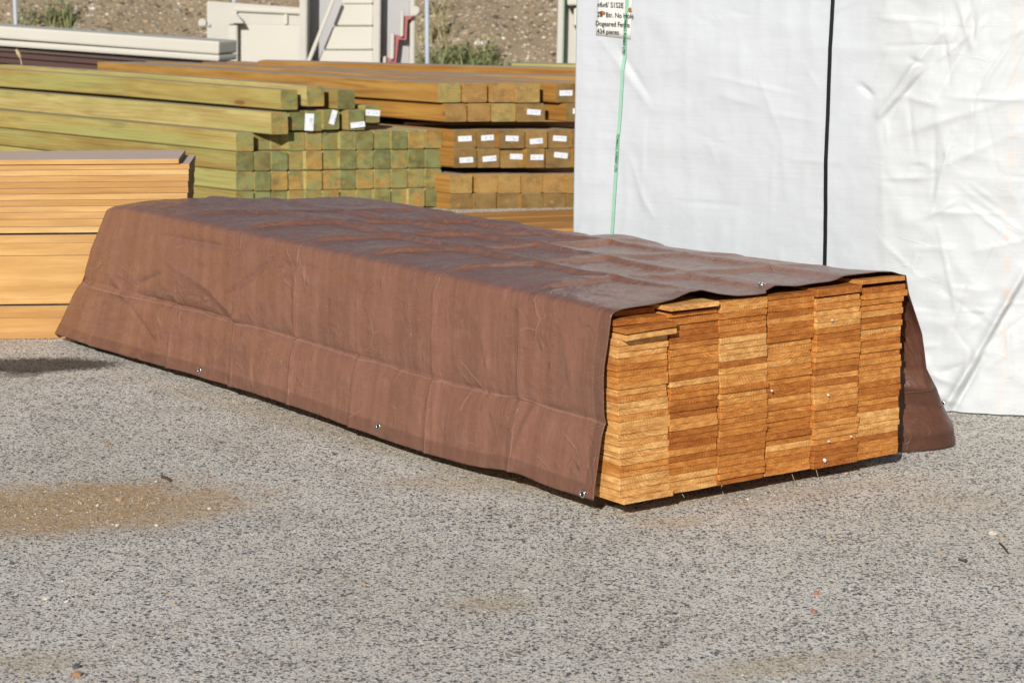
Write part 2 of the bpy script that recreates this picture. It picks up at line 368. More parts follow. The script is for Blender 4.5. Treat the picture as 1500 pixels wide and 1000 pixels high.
def slope_mat():
    k = NT('loose_gravel'); P = k.n('NewGeometry').outputs['Position']
    c = k.mix(k.rng(k.noise(P, 1.2, 5, .6), .3, .7), (.24, .185, .125), (.33, .26, .18))
    h = None
    for sc, thr in ((13., .55), (21., .8), (36., .8)):
        v = k.vor(P, sc); ch = k.n('SeparateColor', {0: v.outputs['Color']}).outputs
        body = k.math('MULTIPLY', k.rng(v.outputs['Distance'], .26, .40, 1, 0), k.math('LESS_THAN', ch[0], thr))
        st = k.ramp(ch[1], [(0, (.10, .08, .065)), (.16, (.22, .18, .135)), (.34, (.36, .295, .215)), (.54, (.47, .37, .25)), (.70, (.50, .33, .18)), (.80, (.56, .50, .43)), (.93, (.78, .74, .68))], 'CONSTANT')
        c = k.mix(k.math('MULTIPLY', body, .95), c, st)
        hh = k.math('MULTIPLY', body, 8. / sc); h = hh if h is None else k.math('ADD', h, hh)
    c = k.mix(1., c, (.86, .84, .79), 'MULTIPLY')
    return k.done(c, .9, k.bump(h, .8, .02), .2)
M['slope'] = slope_mat()
def leaf_mat(name, a, b):
    k = NT(name); f = k.noise(k.obj(), 9, 3); return k.done(k.mix(k.rng(f, .3, .7), a, b), .7, None, .2)
M['weed'] = leaf_mat('weed_green', (.12, .15, .06), (.24, .25, .11))
M['dryweed'] = leaf_mat('dry_weed', (.24, .21, .10), (.34, .30, .16))

# ------------------------------------------------------------------ ground and slope
bm = bmesh.new()
bmesh.ops.create_grid(bm, x_segments=8, y_segments=8, size=150)
tag(link('ground', bm_mesh('ground', bm), M['ground']), 'grey exposed aggregate asphalt yard with sandy and wet patches', 'ground', kind='structure')
v, f = [], []
nx, ny = 120, 60
for j in range(ny + 1):
    for i in range(nx + 1):
        X = -16 + 34 * i / nx; t = j / ny; Y = 17.6 + 9 * t
        z = -.06 + 3.7 * t * (1 - .12 * t * t) + .35 * fb(X * .35, Y * .35, 3) * min(1, t * 6) + .10 * fb(X * 1.6, Y * 1.6, 7) * min(1, t * 20)
        v.append((X, Y, z))
for j in range(ny):
    for i in range(nx):
        a = j * (nx + 1) + i; f.append((a, a + 1, a + nx + 2, a + nx + 1))
slope = link('hill', mesh('hill', v, f), M['slope'], smooth=True)
tag(slope, 'brown gravel embankment rising behind the timber yard', 'embankment', kind='structure')

def clump(P, n, h, spread, mat, label):
    V, Fc = [], []
    for _ in range(n):
        a = random.uniform(0, 6.283); r = spread * math.sqrt(random.random())
        x, y = r * math.cos(a), r * math.sin(a); hh = h * random.uniform(.35, 1) * (1 - .4 * r / spread)
        la = random.uniform(0, 6.283); ln = random.uniform(.05, .5) * hh; wd = random.uniform(.008, .02); pa = random.uniform(0, 3.14)
        i0 = len(V)
        for s in range(4):
            t = s / 3; w_ = wd * (1 - .85 * t) * .5 * (1 + .5 * math.sin(t * 3))
            cx, cy, cz = x + ln * t * t * math.cos(la), y + ln * t * t * math.sin(la), hh * t - .05
            V += [(cx - w_ * math.cos(pa), cy - w_ * math.sin(pa), cz), (cx + w_ * math.cos(pa), cy + w_ * math.sin(pa), cz)]
        for s in range(3):
            q = i0 + 2 * s; Fc.append((q, q + 1, q + 3, q + 2))
        if random.random() < .6:
            for _k in range(4):
                t = random.uniform(.3, 1); cx, cy, cz = x + ln * t * t * math.cos(la), y + ln * t * t * math.sin(la), hh * t - .05
                s_ = random.uniform(.02, .05); i1 = len(V); aa = random.uniform(0, 6.28); up = random.uniform(-.2, .8)
                d = Vector((math.cos(aa), math.sin(aa), up)) * s_; pr = Vector((-math.sin(aa), math.cos(aa), 0)) * s_ * .35
                c0 = Vector((cx, cy, cz)); V += [c0, c0 + d * .5 + pr, c0 + d, c0 + d * .5 - pr]; Fc.append((i1, i1 + 1, i1 + 2, i1 + 3))
    o = link('weed_clump', mesh('weed_clump', V, Fc), mat); o.location = P
    return tag(o, label, 'weeds', 'weeds along the foot of the gravel bank')
def slope_pt(u, v, z0=.0):
    r = ray(u, v); t = 15.
    while t < 60:
        P = EYE + r * t
        if P.z < max(0, -.06 + 3.7 * (P.y - 17.6) / 9 if P.y > 17.6 else 0): return P
        t += .05
    return EYE + r * 25
for u, vv, n, h, sp, mt, lb in [
    (650, 104, 150, .42, .22, 'weed', 'bushy green weeds beside the grey pole by the cream panels'),
    (672, 106, 140, .34, .2, 'weed', 'dark green weeds just clear of the grey pole, low on the bank'),
    (706, 104, 110, .44, .16, 'weed', 'tallest upright green weed midway along the bank foot'),
    (732, 106, 130, .26, .2, 'weed', 'low green weeds left of the pale green board'),
    (640, 60, 70, .5, .16, 'dryweed', 'thin yellowish weeds growing up the bank beside the pole'),
    (690, 78, 60, .3, .25, 'dryweed', 'dry yellow grass above the green weeds on the bank'),
    (45, 42, 70, .32, .2, 'weed', 'green weeds behind the cream tubes beside the left pole'),
    (88, 40, 90, .5, .12, 'weed', 'taller spiky green weed behind the cream tubes'),
    (66, 38, 50, .25, .25, 'dryweed', 'sparse dry grass between two green weeds behind the cream tubes'),
    (646, 22, 40, .3, .12, 'dryweed', 'small faded weed high on the bank beside the pole')]:
    clump(slope_pt(u, vv), int(n * .6), h, sp, M[mt], lb)

# ------------------------------------------------------------------ the covered stack: boards
LEN, Z0, NROW, PIT = 2.43, .036, 30, .1417
GRP = 'fence boards stacked under the brown tarp'
def board_mesh(w, t, L, cup, taper=0, drop=0):
    pts = []; c = .0006; nseg = 10
    for i in range(nseg + 1):
        x = -w / 2 + w * i / nseg; z = t / 2 + cup * ((2 * i / nseg - 1) ** 2)
        if i in (0, nseg):
            s = 1 if i else -1
            pts += [(x, z - c), (x - s * c, z)] if i == 0 else [(x - s * c, z), (x, z - c)]
        else: pts.append((x, z + random.uniform(-.0002, .0002)))
    for i in range(nseg, -1, -1):
        x = -w / 2 + w * i / nseg; z = -t / 2 + cup * ((2 * i / nseg - 1) ** 2)
        if i in (0, nseg):
            s = 1 if i else -1
            pts += [(x, z + c), (x - s * c, z)] if i == nseg else [(x - s * c, z), (x, z + c)]
        else: pts.append((x, z + random.uniform(-.0002, .0002)))
    n = len(pts); V = []; Fc = []
    sk = random.uniform(-.0025, .0025)
    for k, y in enumerate((0, .0012, L * .5, L)):
        sh = .0007 if k == 0 else 0
        for (x, z) in pts:
            V.append((x * (1 - sh / w * 2), y + (sk * x / w if k < 2 else 0) , (z * (1 - 2 * sh / t) + random.uniform(-.00035, .00035)) if k == 0 else z if k == 1 else z * (1 - taper) - drop))
    for k in range(3):
        for i in range(n):
            a, b = k * n + i, k * n + (i + 1) % n
            Fc.append((a, b, b + n, a + n))
    Fc.append(tuple(range(n))); Fc.append(tuple(range(4 * n - 1, 3 * n - 1, -1)))
    me = mesh('fence_board', V, Fc)
    bm = bmesh.new(); bm.from_mesh(me); bmesh.ops.recalc_face_normals(bm, faces=bm.faces); bm.to_mesh(me); bm.free()
    return me
def tone_word(t): return 'dark rusty' if t < .2 else 'orange' if t < .48 else 'honey' if t < .74 else 'pale straw'
TONES_BIAS = [.60, .46, .45, .38, .38, .52]
for c in range(6):
    z = Z0 + random.uniform(0, .002); jx = 0; ju = random.uniform(-.003, .006); run = 0; tone = .5
    top = .451 + random.uniform(-.002, .002)
    th = (top - Z0) / NROW
    for r in range(NROW):
        if run <= 0:
            run = random.choice((1, 1, 1, 1, 2, 3))
            bias = TONES_BIAS[c] + (.18 if r < 8 and c in (0, 5) else 0) - (.08 if r < 9 and c in (1, 3, 4) else 0)
            tone = min(.98, max(.02, random.gauss(bias, .30)))
        run -= 1
        tn = min(1, max(.12, tone + random.uniform(-.05, .05)))
        t = th * random.uniform(.94, 1.06)
        if r == NROW - 1: t = max(.010, top - z)
        jx = jx * .75 + random.gauss(0, .0016); uo = ju + random.gauss(0, .0018)
        gap = random.choice((.0001, .0001, .0001, .0002, .0004, .0012))
        w = PIT - .0030 + random.uniform(-.002, .001)
        rx = ry = 0; dx = 0; dz = 0
        if c == 0:
            if r in (26, 27): uo -= .022; dx = .006; ry = R(-1.3 if r == 26 else -1.6); gap = .003; dz = .001
            if r == 28: uo += .012
            if r == 29: uo += .05
            if r == 0: uo -= .014; dx = .004
        if c == 1 and r == 29: uo -= .016; dx = -.010; dz = .006
        if c == 1 and r == 28: uo += .004; gap = .004
        if c == 5 and r >= 27: dx = .010; ry = R(.5)
        if c == 5 and r == 29: uo -= .006; dx = .0; dz = .010
        if c == 4 and r == 29: dz = .004
        o = link('fence_board', board_mesh(w, t - gap, LEN - max(0, uo) - random.uniform(0, .015), random.choice((0, 0, .0005, -.0005, .0008)), .07 * c / 5, .029 * (c / 5) * (r + .5) / NROW), M['board'])
        o.location = L2W(PIT * (c + .5) + jx + dx, uo, z + t / 2 + dz)
        rx -= max(0, dz) / LEN * 1.6
        o.rotation_euler = (rx, ry + random.gauss(0, .0016), YAW + random.gauss(0, .0008))
        o.color = (tn, random.random(), random.random(), 1)
        tag(o, f'{tone_word(tn)} board end, {nth(r + 1)} up in the {nth(c + 1)} column from the near tarp corner', 'board', GRP)
        z += t
for i, u in enumerate((.16, 1.2, 2.2)):
    bm = bmesh.new(); box_bm(bm, (0, 0, .017), (.80, .085, .034), .003)
    o = link('wood_bearer', bm_mesh('wood_bearer', bm), M['darkwood']); o.location = L2W(.425, u, 0); o.rotation_euler = (0, 0, YAW)
    tag(o, 'dark wood bearer under the covered board stack, ' + ('nearest the open end' if i == 0 else 'at mid length' if i == 1 else 'at the covered far end'), 'bearer', 'bearers under the covered stack')

# ------------------------------------------------------------------ tarp
def seg_d(p, a, b):
    ax, ay = b[0] - a[0], b[1] - a[1]; t = max(0, min(1, ((p[0] - a[0]) * ax + (p[1] - a[1]) * ay) / (ax * ax + ay * ay)))
    return math.hypot(p[0] - a[0] - ax * t, p[1] - a[1] - ay * t), t
def side_uz(u, v):
    P = on_plane(u, v, O_ - E_ * .03, E_); l = W2L(P); return (l[1], l[2])
WR = []      # wrinkles on the sunny side: (u,z) segments, depth, width
for (a, b, dep, wd) in [((196, 418), (232, 402), -.005, .008), ((336, 430), (392, 382), -.006, .008), ((232, 346), (340, 366), -.005, .010), ((232, 374), (300, 420), .006, .016),
                        ((300, 420), (350, 470), .008, .016), ((188, 446), (232, 502), -.005, .007), ((380, 506), (408, 488), -.004, .007), ((130, 420), (205, 437), .007, .012),
                        ((205, 437), (330, 467), -.006, .010), ((390, 382), (480, 400), -.003, .01), ((755, 690), (780, 585), .005, .010), ((345, 470), (352, 455), .008, .012),
                        ((640, 548), (646, 660), .004, .006), ((160, 395), (185, 440), .007, .014), ((820, 490), (832, 560), .003, .012), ((205, 525), (215, 505), -.008, .012),
                        ((700, 470), (712, 540), .003, .012), ((590, 400), (600, 520), .0025, .012), ((480, 385), (490, 500), .0025, .012)]:
    WR.append((side_uz(*a), side_uz(*b), dep, wd))
CRU = [.335, .673, 1.02, 1.33, 1.65, 2.0, 2.33]
def crease_u(u, s, amp=1.0):
    d = 0
    for i, cu in enumerate(CRU):
        x = u - cu - .012 * noise.noise(Vector((s * 5, i * 3.1, 0)))
        k = .6 + .7 * noise.noise(Vector((s * 3.3, i * 7.7, 2)))
        d += amp * k * (.0085 * math.exp(-abs(x) / .009) - .003 * math.exp(-((x - .02) / .010) ** 2) + .004 * math.exp(-(x / .06) ** 2))
    return d
LIFT = [(0, .000), (.06, .002), (.16, .012), (.208, .024), (.24, .022), (.28, .013), (.33, .006), (.385, .000), (.42, .003), (.455, .015), (.51, .010), (.62, .011), (.67, .018), (.77, .021), (.82, .017), (.86, .004)]
SEAMW = [.26, .46, .68]
def saw(x, up, dn):
    if x < -up * .5: return 0.0 if x < -up * 1.2 else -.10 * (1 - abs((x + up * .85) / (up * .35))) if abs(x + up * .85) < up * .35 else 0.0
    if x < up * .5: return sm(x, -up * .5, up * .5)
    return max(0.0, 1 - (x - up * .5) / dn) ** 1.3
def top_pt(w, u):
    zmin = .4605 - .029 * min(1, max(0, w) / .80) * min(1, max(0, u) / 1.215)
    z = zmin + .0015
    e = math.exp(-max(0, u) / .16)
    z += (interp(w, LIFT) - .005) * e
    lum = .003 + .0045 * fb(w * 2.6, u * 1.7, 5, 3) + .002 * fb(w * 7, u * 4, 9, 3)
    fa = fbm = 0.0
    for i, sw in enumerate(SEAMW):
        x = w - sw - .045 * noise.noise(Vector((u * 1.2, i * 5.3, 1))) - .035 * (u - 1)
        a = .0120 + .004 * noise.noise(Vector((u * 2.2, i * 4, 3)))
        fa = max(fa, a * saw(x, .022, .10))
    for i, cu in enumerate(CRU[:-1]):
        x = u - cu - .02 * noise.noise(Vector((w * 3, i * 3.3, 6))) + .13 * w
        a = .0110 + .004 * noise.noise(Vector((w * 5, i * 2.2, 8)))
        fbm = max(fbm, a * saw(x, .026, .13))
    lum += (max(fa, fbm) + .25 * min(fa, fbm)) * (1 - .6 * sm(u, 1.5, 2.2))
    lum += .0016 * rg(w * 14, u * 10, 22) + .0012 * fb(w * 26, u * 20, 4, 2)
    z += (lum + .001) * (1 - .75 * e) * sm(w, -.01, .10) * (1 - .55 * sm(w, .62, .84))
    z += .009 * math.exp(-((w - .25) / .2) ** 2 - ((u - 2.35) / .25) ** 2)
    z += .016 * math.exp(-((w - .80) / .09) ** 2 - ((u - 1.02) / .10) ** 2)
    z = z if z > zmin + .003 else zmin + .003 * math.exp((z - zmin - .003) / .008)
    z -= .004 * math.exp(-max(0, u) / .05) * (1 - sm(w, 0, .1) * .2) if u < .2 else 0
    z -= .010 * math.exp(-(w + .012) / .010)
    z -= .016 * math.exp(-(.862 - w) / .035) * sm(u, .0, .3)
    z -= .018 * math.exp(-max(0, 2.46 - u) / .06)
    return z
NT_, MT_, QT_ = 400, 130, 92
us = [2.46 * (i / NT_) for i in range(NT_ + 1)]
def wmap(t): return -.012 + .874 * (t + .0 * t)
ws = []
for j in range(MT_ + 1):
    t = j / MT_; t2 = t - .06 * math.sin(2 * math.pi * t); ws.append(wmap(t2))
V, UV, HEM = [], [], []
def near_u(w): return .012 + .010 * noise.noise(Vector((w * 9, 4, 4))) + (-.012 if .25 < w < .42 else 0)
for i in range(NT_ + 1):
    for j in range(MT_ + 1):
        w, u = ws[j], us[i]
        uu = u + near_u(w) * math.exp(-u / .1)
        z = top_pt(w, u)
        hb = 1 if u < .036 else 0
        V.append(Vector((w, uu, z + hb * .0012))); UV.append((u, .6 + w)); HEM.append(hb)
def T(i, j): return i * (MT_ + 1) + j
per = [(i, 0) for i in range(NT_ + 1)] + [(NT_, j) for j in range(1, MT_)] + [(i, MT_) for i in range(NT_, -1, -1)]
NP = len(per)
RB = [(2.76, .90), (2.0, .905), (1.0, .90), (.45, .895), (.26, .898), (.17, .912), (.125, .94), (.10, .985), (.088, 1.04), (.082, 1.10), (.088, 1.145), (.108, 1.168), (.135, 1.165)]   # right hem on the ground, (u, w) far to near
acc = [0]
for a, b in zip(RB, RB[1:]): acc.append(acc[-1] + math.hypot(a[0] - b[0], a[1] - b[1]))
def rb(s):
    s = s * acc[-1]
    for k in range(len(acc) - 1):
        if s <= acc[k + 1] or k == len(acc) - 2:
            t = (s - acc[k]) / (acc[k + 1] - acc[k]); a, b = RB[k], RB[k + 1]
            return a[0] + (b[0] - a[0]) * t, a[1] + (b[1] - a[1]) * t
RBS = [rb(k / 400) for k in range(401)]
for _ in range(60): RBS = [RBS[0]] + [((RBS[k - 1][0] + 2 * RBS[k][0] + RBS[k + 1][0]) / 4, (RBS[k - 1][1] + 2 * RBS[k][1] + RBS[k + 1][1]) / 4) for k in range(1, 400)] + [RBS[400]]
GR = [(0, 0), (.10, .06), (.35, .34), (.55, .46), (.75, .74), (.90, .95), (1, 1)]
base_idx = len(V)
for q in range(1, QT_ + 1):
    t = q / QT_
    for p, (i, j) in enumerate(per):
        P0 = V[T(i, j)]; z0 = P0.z
        if p <= NT_:                                   # sunny long side
            u0 = us[i]; fl = max(0, (u0 - 1.85) / .61)
            ub = P0.y + .305 * fl ** 2.2 + .034 * math.exp(-u0 / .12)
            wb = -.032 - .012 * sm(u0, .1, .8) - .006 * math.sin(u0 * 2.3) - .012 * sm(u0, 2.0, 2.46)
            zb = .037 + .004 * math.sin(u0 * 5.1 + 1) - .014 * sm(u0, 1.9, 2.4) + .012 * math.exp(-((u0 - .33) / .1) ** 2)
            g = t ** .9; n = Vector((-1, 0, 0))
            x, y, z = P0.x + (wb - P0.x) * g, P0.y + (ub - P0.y) * (t ** 1.1 if fl > 0 else t), z0 + (zb - z0) * t
            fr = sm(t, 0, .10)
            d = -.015 * math.exp(-abs(z - .212) / .05) - .006 * math.exp(-abs(z - .213) / .007) * (.6 + .6 * noise.noise(Vector((u0 * 3, 1, 1))))
            d += crease_u(u0, z) + .005 * fb(u0 * 4, z * 5, 2, 3) + .0012 * rg(u0 * 12, z * 14, 3) * (.6 + fb(u0 * 2, z * 2, 8, 2)) + .0025 * rg(u0 * 4 + z * 4, z * 6, 31)
            for a, b, dep, wd in WR:
                dd, tt = seg_d((y, z), a, b)
                if dd < wd * 4: d += 1.5 * dep * math.exp(-(dd / wd) ** 1.4) * (1 - .5 * abs(2 * tt - 1))
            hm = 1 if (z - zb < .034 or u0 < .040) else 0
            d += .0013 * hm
            if u0 < .05: d -= .004 * (1 - u0 / .05) * t
            V.append(Vector((x, y, z)) + n * d * fr); UV.append((u0, .6 - t * .46)); HEM.append(hm)
        elif p < NT_ + MT_:                            # covered far end
            s = j / MT_; wb = -.048 + (.95) * s; ub = 2.765; zb = .012 + .01 * math.sin(s * 9)
            x, y, z = P0.x + (wb - P0.x) * t, P0.y + (ub - P0.y) * t ** 1.1, z0 + (zb - z0) * t
            d = .012 * fb(s * 4, t * 3, 4) + .008 * math.exp(-abs(z - .212) / .04)
            V.append(Vector((x, y + d * sm(t, 0, .1) * min(1, min(s, 1 - s) * 8), z))); UV.append((2.46 + t * .5, .6 + s * .87)); HEM.append(1 if t > .92 else 0)
        else:                                          # shaded long side with the flared near corner
            s = (p - NT_ - MT_) / NT_; k = s * 400; k0 = int(k); k1 = min(400, k0 + 1)
            ub = RBS[k0][0] + (RBS[k1][0] - RBS[k0][0]) * (k - k0); wb = RBS[k0][1] + (RBS[k1][1] - RBS[k0][1]) * (k - k0)
            g = interp(t, GR); zb = .004 + .010 * sm(s, .97, 1)
            x, y, z = P0.x + (wb - P0.x) * g, P0.y + (ub - P0.y) * g, z0 + (zb - z0) * t
            u0 = us[i]; near = sm(s, .80, .95)
            d = .008 * math.exp(-abs(z - .2) / .03) * (1 - near) + .005 * fb(u0 * 4, z * 5, 12, 3) + crease_u(u0, z, .7) * (1 - near)
            d += near * (.010 * math.exp(-abs(z - .212) / .035) - .016 * math.exp(-abs(z - .165 + .12 * (x - 1)) / .022) + .008 * math.exp(-abs(z - .118 + .2 * (x - 1)) / .02) - .006 * math.exp(-abs(z - .05) / .02))
            nd = Vector((1, 0, 0)) * (1 - near) + Vector((.5, .86, 0)) * near
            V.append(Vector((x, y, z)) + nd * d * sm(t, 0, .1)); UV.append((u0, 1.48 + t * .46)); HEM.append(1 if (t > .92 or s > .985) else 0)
Fc = []
for i in range(NT_):
    for j in range(MT_): Fc.append((T(i, j), T(i, j + 1), T(i + 1, j + 1), T(i + 1, j)))
def K(q, p): return T(*per[p]) if q == 0 else base_idx + (q - 1) * NP + p
for q in range(QT_):
    for p in range(NP - 1): Fc.append((K(q, p), K(q, p + 1), K(q + 1, p + 1), K(q + 1, p)))
me = mesh('tarp', V, Fc)
ul = me.uv_layers.new(name='UVMap')
for lp in me.loops: ul.data[lp.index].uv = UV[lp.vertex_index]
at = me.attributes.new('hem', 'FLOAT', 'POINT')
for k, h_ in enumerate(HEM): at.data[k].value = h_
tarp = link('tarp', me, [M['tarp'], M['tarp_under']], smooth=True)
tarp.location = O_; tarp.rotation_euler = (0, 0, YAW)
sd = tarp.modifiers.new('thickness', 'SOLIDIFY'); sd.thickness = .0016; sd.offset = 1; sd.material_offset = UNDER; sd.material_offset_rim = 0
tag(tarp, 'creased brown tarp draped over the stack of fence boards', 'tarp')
def grommet(w, u, z, n, sc=1.0):
    bm = bmesh.new()
    n_, m_ = 24, 8; ro, ri = .0098 * sc, .0052 * sc
    vs = []
    for a in range(n_):
        ca, sa = math.cos(a * 6.2832 / n_), math.sin(a * 6.2832 / n_); row = []
        for b in range(m_):
            t = b * 6.2832 / m_; rr = (ro + ri) / 2 + (ro - ri) / 2 * math.cos(t); row.append(bm.verts.new((rr * ca, rr * sa, .0016 * math.sin(t))))
        vs.append(row)
    for a in range(n_):
        for b in range(m_): bm.faces.new((vs[a][b], vs[(a + 1) % n_][b], vs[(a + 1) % n_][(b + 1) % m_], vs[a][(b + 1) % m_]))
    o = link('grommet', bm_mesh('grommet', bm), M['zinc'], tarp, True); o.location = (w, u, z)
    o.rotation_mode = 'QUATERNION'; o.rotation_quaternion = Vector(n).to_track_quat('Z', 'Y')
    # dark eyelet hole
    bm = bmesh.new(); bmesh.ops.create_circle(bm, cap_ends=True, radius=.0053 * sc, segments=20)
    h = link('eyelet_hole', bm_mesh('eyelet_hole', bm), M['ink'], o); h.location = (0, 0, .0004)
    return o
def skin_side(u, z):         # outermost tarp vertex near (u,z) on the sunny side
    best = None
    for q in range(40, QT_ + 1):
        for p in range(0, NT_, 1):
            c = V[K(q, p)]; dd = (c.y - u) ** 2 + (c.z - z) ** 2
            if best is None or dd < best[0]: best = (dd, c)
    return best[1]
for (u, z) in ((.885, .060), (1.836, .052), (.078, .050)):
    c = skin_side(u, z); grommet(c.x - .0036, c.y, c.z, (-1, -.02, .06))
def skin_top(w, u):
    return min((V[T(i, j)] for i in range(0, 40) for j in range(MT_ + 1)), key=lambda c: (c.x - w) ** 2 + (c.y - u) ** 2)
c = skin_top(.441, .045); grommet(c.x, c.y, c.z + .0035, (0.0, -.15, 1))
tP = (1380, 590)
bestv = min((K(q, p) for q in range(20, QT_) for p in range(NP - 60, NP)), key=lambda k: (on_plane(*tP, L2W(*V[k]), B_) - L2W(*V[k])).length)
c = V[bestv]; grommet(c.x - .004, c.y - .005, c.z, (-.8, -.5, .2), .72)

# ------------------------------------------------------------------ white wrapped bundle
PL = [(.178, 6.62), (1.178, 6.045), (1.349, 6.010), (2.25, 5.86)]
PLl = [0]
for a, b in zip(PL, PL[1:]): PLl.append(PLl[-1] + math.hypot(b[0] - a[0], b[1] - a[1]))
def plan_raw(s):
    s = max(0, min(PLl[-1], s))
    for k in range(3):
        if s <= PLl[k + 1]:
            t = (s - PLl[k]) / (PLl[k + 1] - PLl[k]); return Vector((PL[k][0] + (PL[k + 1][0] - PL[k][0]) * t, PL[k][1] + (PL[k + 1][1] - PL[k][1]) * t, 0))
def plan(s): return (plan_raw(s - .12) + plan_raw(s - .06) + plan_raw(s) + plan_raw(s + .06) + plan_raw(s + .12)) / 5 if .14 < s < PLl[-1] - .14 else plan_raw(s)
WH = 2.35
def face_sz(u, v):         # image survey point to (s, z) on the front face
    r = ray(u, v); best = None
    for k in range(0, 440):
        s = k * .005; p = plan(s); e = abs(r.x / r.y - p.x / p.y)
        if best is None or e < best[0]: best = (e, s, p)
    p = best[2]; t = p.y / r.y; return best[1], H + r.z * t
WF = []
for (a, b, dep, wd) in [((1290, 165), (1385, 40), .020, .018), ((1300, 170), (1370, 90), -.016, .014), ((1240, 150), (1350, 20), -.010, .03), ((1365, 160), (1440, 20), -.012, .016),
                        ((1290, 170), (1345, 110), .014, .012), ((1335, 88), (1352, 92), -.02, .008), ((1260, 125), (1278, 140), -.02, .008), ((1200, 70), (1330, 78), .006, .03),
                        ((1500, 395), (1430, 520), .026, .013), ((1430, 520), (1385, 600), .024, .012), ((1508, 400), (1440, 520), -.012, .007), ((1442, 520), (1396, 606), -.020, .008), ((1410, 590), (1370, 575), .012, .012),
                        ((1400, 560), (1360, 545), .008, .01), ((1425, 530), (1380, 545), -.008, .010), ((1310, 200), (1500, 140), .006, .015), ((1340, 260), (1500, 190), .005, .014),
                        ((880, 60), (955, 160), .007, .016), ((905, 70), (950, 140), -.007, .01), ((925, 230), (945, 300), .005, .012), ((1040, 110), (1170, 140), .004, .008), ((1290, 150), (1300, 420), .004, .02),
                        ((1420, 0), (1430, 60), -.012, .012), ((1405, 0), (1425, 70), .014, .010), ((1440, 0), (1425, 80), .012, .014), ((1470, 60), (1500, 40), .008, .012)]:
    if a[1] < 390: dep, wd = dep * .62, wd * .72
    WF.append((face_sz(*a), face_sz(*b), dep, wd))
CS = face_sz(1290, 300)[0]
rw = random.Random(5)
for _ in range(150):           # packing creases of the loose overlapping sheet
    s0 = rw.uniform(CS - .02, 1.62); z0 = rw.uniform(.02, 1.75); L_ = rw.uniform(.05, .24)
    an = rw.choice((0, 0, 90, 90, 90, 35, 60, 145)) + rw.gauss(0, 9)
    WF.append(((s0, z0), (s0 + L_ * math.cos(R(an)), z0 + L_ * math.sin(R(an))), rw.choice((-1, 1, 1)) * rw.uniform(.0026, .0052), rw.uniform(.0035, .0065)))
for _ in range(26):           # faint pull lines on the taut face
    s0 = rw.uniform(.03, CS - .1); z0 = rw.uniform(.45, 1.7); L_ = rw.uniform(.06, .25); an = rw.choice((8, -10, 80, 110, -65)) + rw.gauss(0, 8)
    WF.append(((s0, z0), (s0 + L_ * math.cos(R(an)), z0 + L_ * math.sin(R(an))), rw.choice((-1, 1)) * rw.uniform(.0012, .0024), rw.uniform(.005, .009)))
WF = [(a, b, d_, w_, min(a[0], b[0]) - 3 * w_, max(a[0], b[0]) + 3 * w_, min(a[1], b[1]) - 3 * w_, max(a[1], b[1]) + 3 * w_) for a, b, d_, w_ in WF]
PC = {}
def plan_n(s):
    k = round(s, 5)
    if k not in PC:
        nrm = (plan(s + .03) - plan(s - .03)).normalized(); PC[k] = (plan(s), Vector((nrm.y, -nrm.x, 0)))
    return PC[k]
def face_pt(s, z):
    p, nrm = plan_n(s)
    lay = sm(s, CS - .10, CS + .06)
    d = .010 * fb(s * 2.2, z * 2.0, 1, 3) * (1 - .4 * lay) + .0035 * fb(s * 8, z * 6, 4, 3)
    d += lay * (.0030 * rg(s * 6 + .6 * z, z * 5, 3) + .0035 * rg(s * 11, z * 8 + s, 6) + .0020 * rg(s * 4, z * 12, 9) - .004)
    d += (1 - lay) * (.0022 * rg(s * 3, z * 9, 13) * (.5 + fb(s * 3, z * 3, 2, 2)) + .0016 * rg(s * 14, z * 3, 15))
    d += .010 * math.exp(-z / .12) + .006 * lay
    for a, b, dep, wd, x0, x1, y0, y1 in WF:
        if s < x0 or s > x1 or z < y0 or z > y1: continue
        dd, tt = seg_d((s, z), a, b)
        d += dep * math.exp(-(dd / wd) ** 1.4) * (1 - .6 * abs(2 * tt - 1))
    # slight lean of the near-left corner
    d *= sm(s, 0, .03)
    return Vector((p.x + nrm.x * d + .010 * (z - .7) * math.exp(-s / .25), p.y + nrm.y * d, z)), nrm, lay
NS, NZ = 420, 440
V2, F2, U2, LY = [], [], [], []
for k in range(NZ + 1):
    z = .004 + (WH - .004) * k / NZ
    for i in range(NS + 1):
        s = PLl[-1] * i / NS; P, n, lay = face_pt(s, z)
        V2.append(P); U2.append((s, z)); LY.append(lay)
for k in range(NZ):
    for i in range(NS):
        a = k * (NS + 1) + i; F2.append((a, a + 1, a + NS + 2, a + NS + 1))
# far side, left and right returns and lid
bk = Vector((.46, .89, 0)) * 1.35
n0 = len(V2)
cols = [(0, 1)] * 1
left = [k * (NS + 1) for k in range(NZ + 1)]; right = [k * (NS + 1) + NS for k in range(NZ + 1)]
lb = []; rb_ = []
for k in range(NZ + 1):
    lb.append(len(V2)); V2.append(V2[left[k]] + bk); U2.append((-1.35, U2[left[k]][1])); LY.append(0)
for k in range(NZ + 1):
    rb_.append(len(V2)); V2.append(V2[right[k]] + bk); U2.append((PLl[-1] + 1.35, U2[right[k]][1])); LY.append(1)
for k in range(NZ):
    F2.append((lb[k], left[k], left[k + 1], lb[k + 1])); F2.append((right[k], rb_[k], rb_[k + 1], right[k + 1])); F2.append((rb_[k], lb[k], lb[k + 1], rb_[k + 1]))
topf = [NZ * (NS + 1) + i for i in range(NS + 1)]
F2.append(tuple(topf) + (rb_[-1], lb[-1]))
me = mesh('wrapped_bundle', V2, F2)
ul = me.uv_layers.new(name='UVMap')
for lp in me.loops: ul.data[lp.index].uv = U2[lp.vertex_index]
at = me.attributes.new('layer', 'FLOAT', 'POINT')
for k, h_ in enumerate(LY): at.data[k].value = h_
wrap = link('wrapped_bundle', me, M['wrap'], smooth=True)
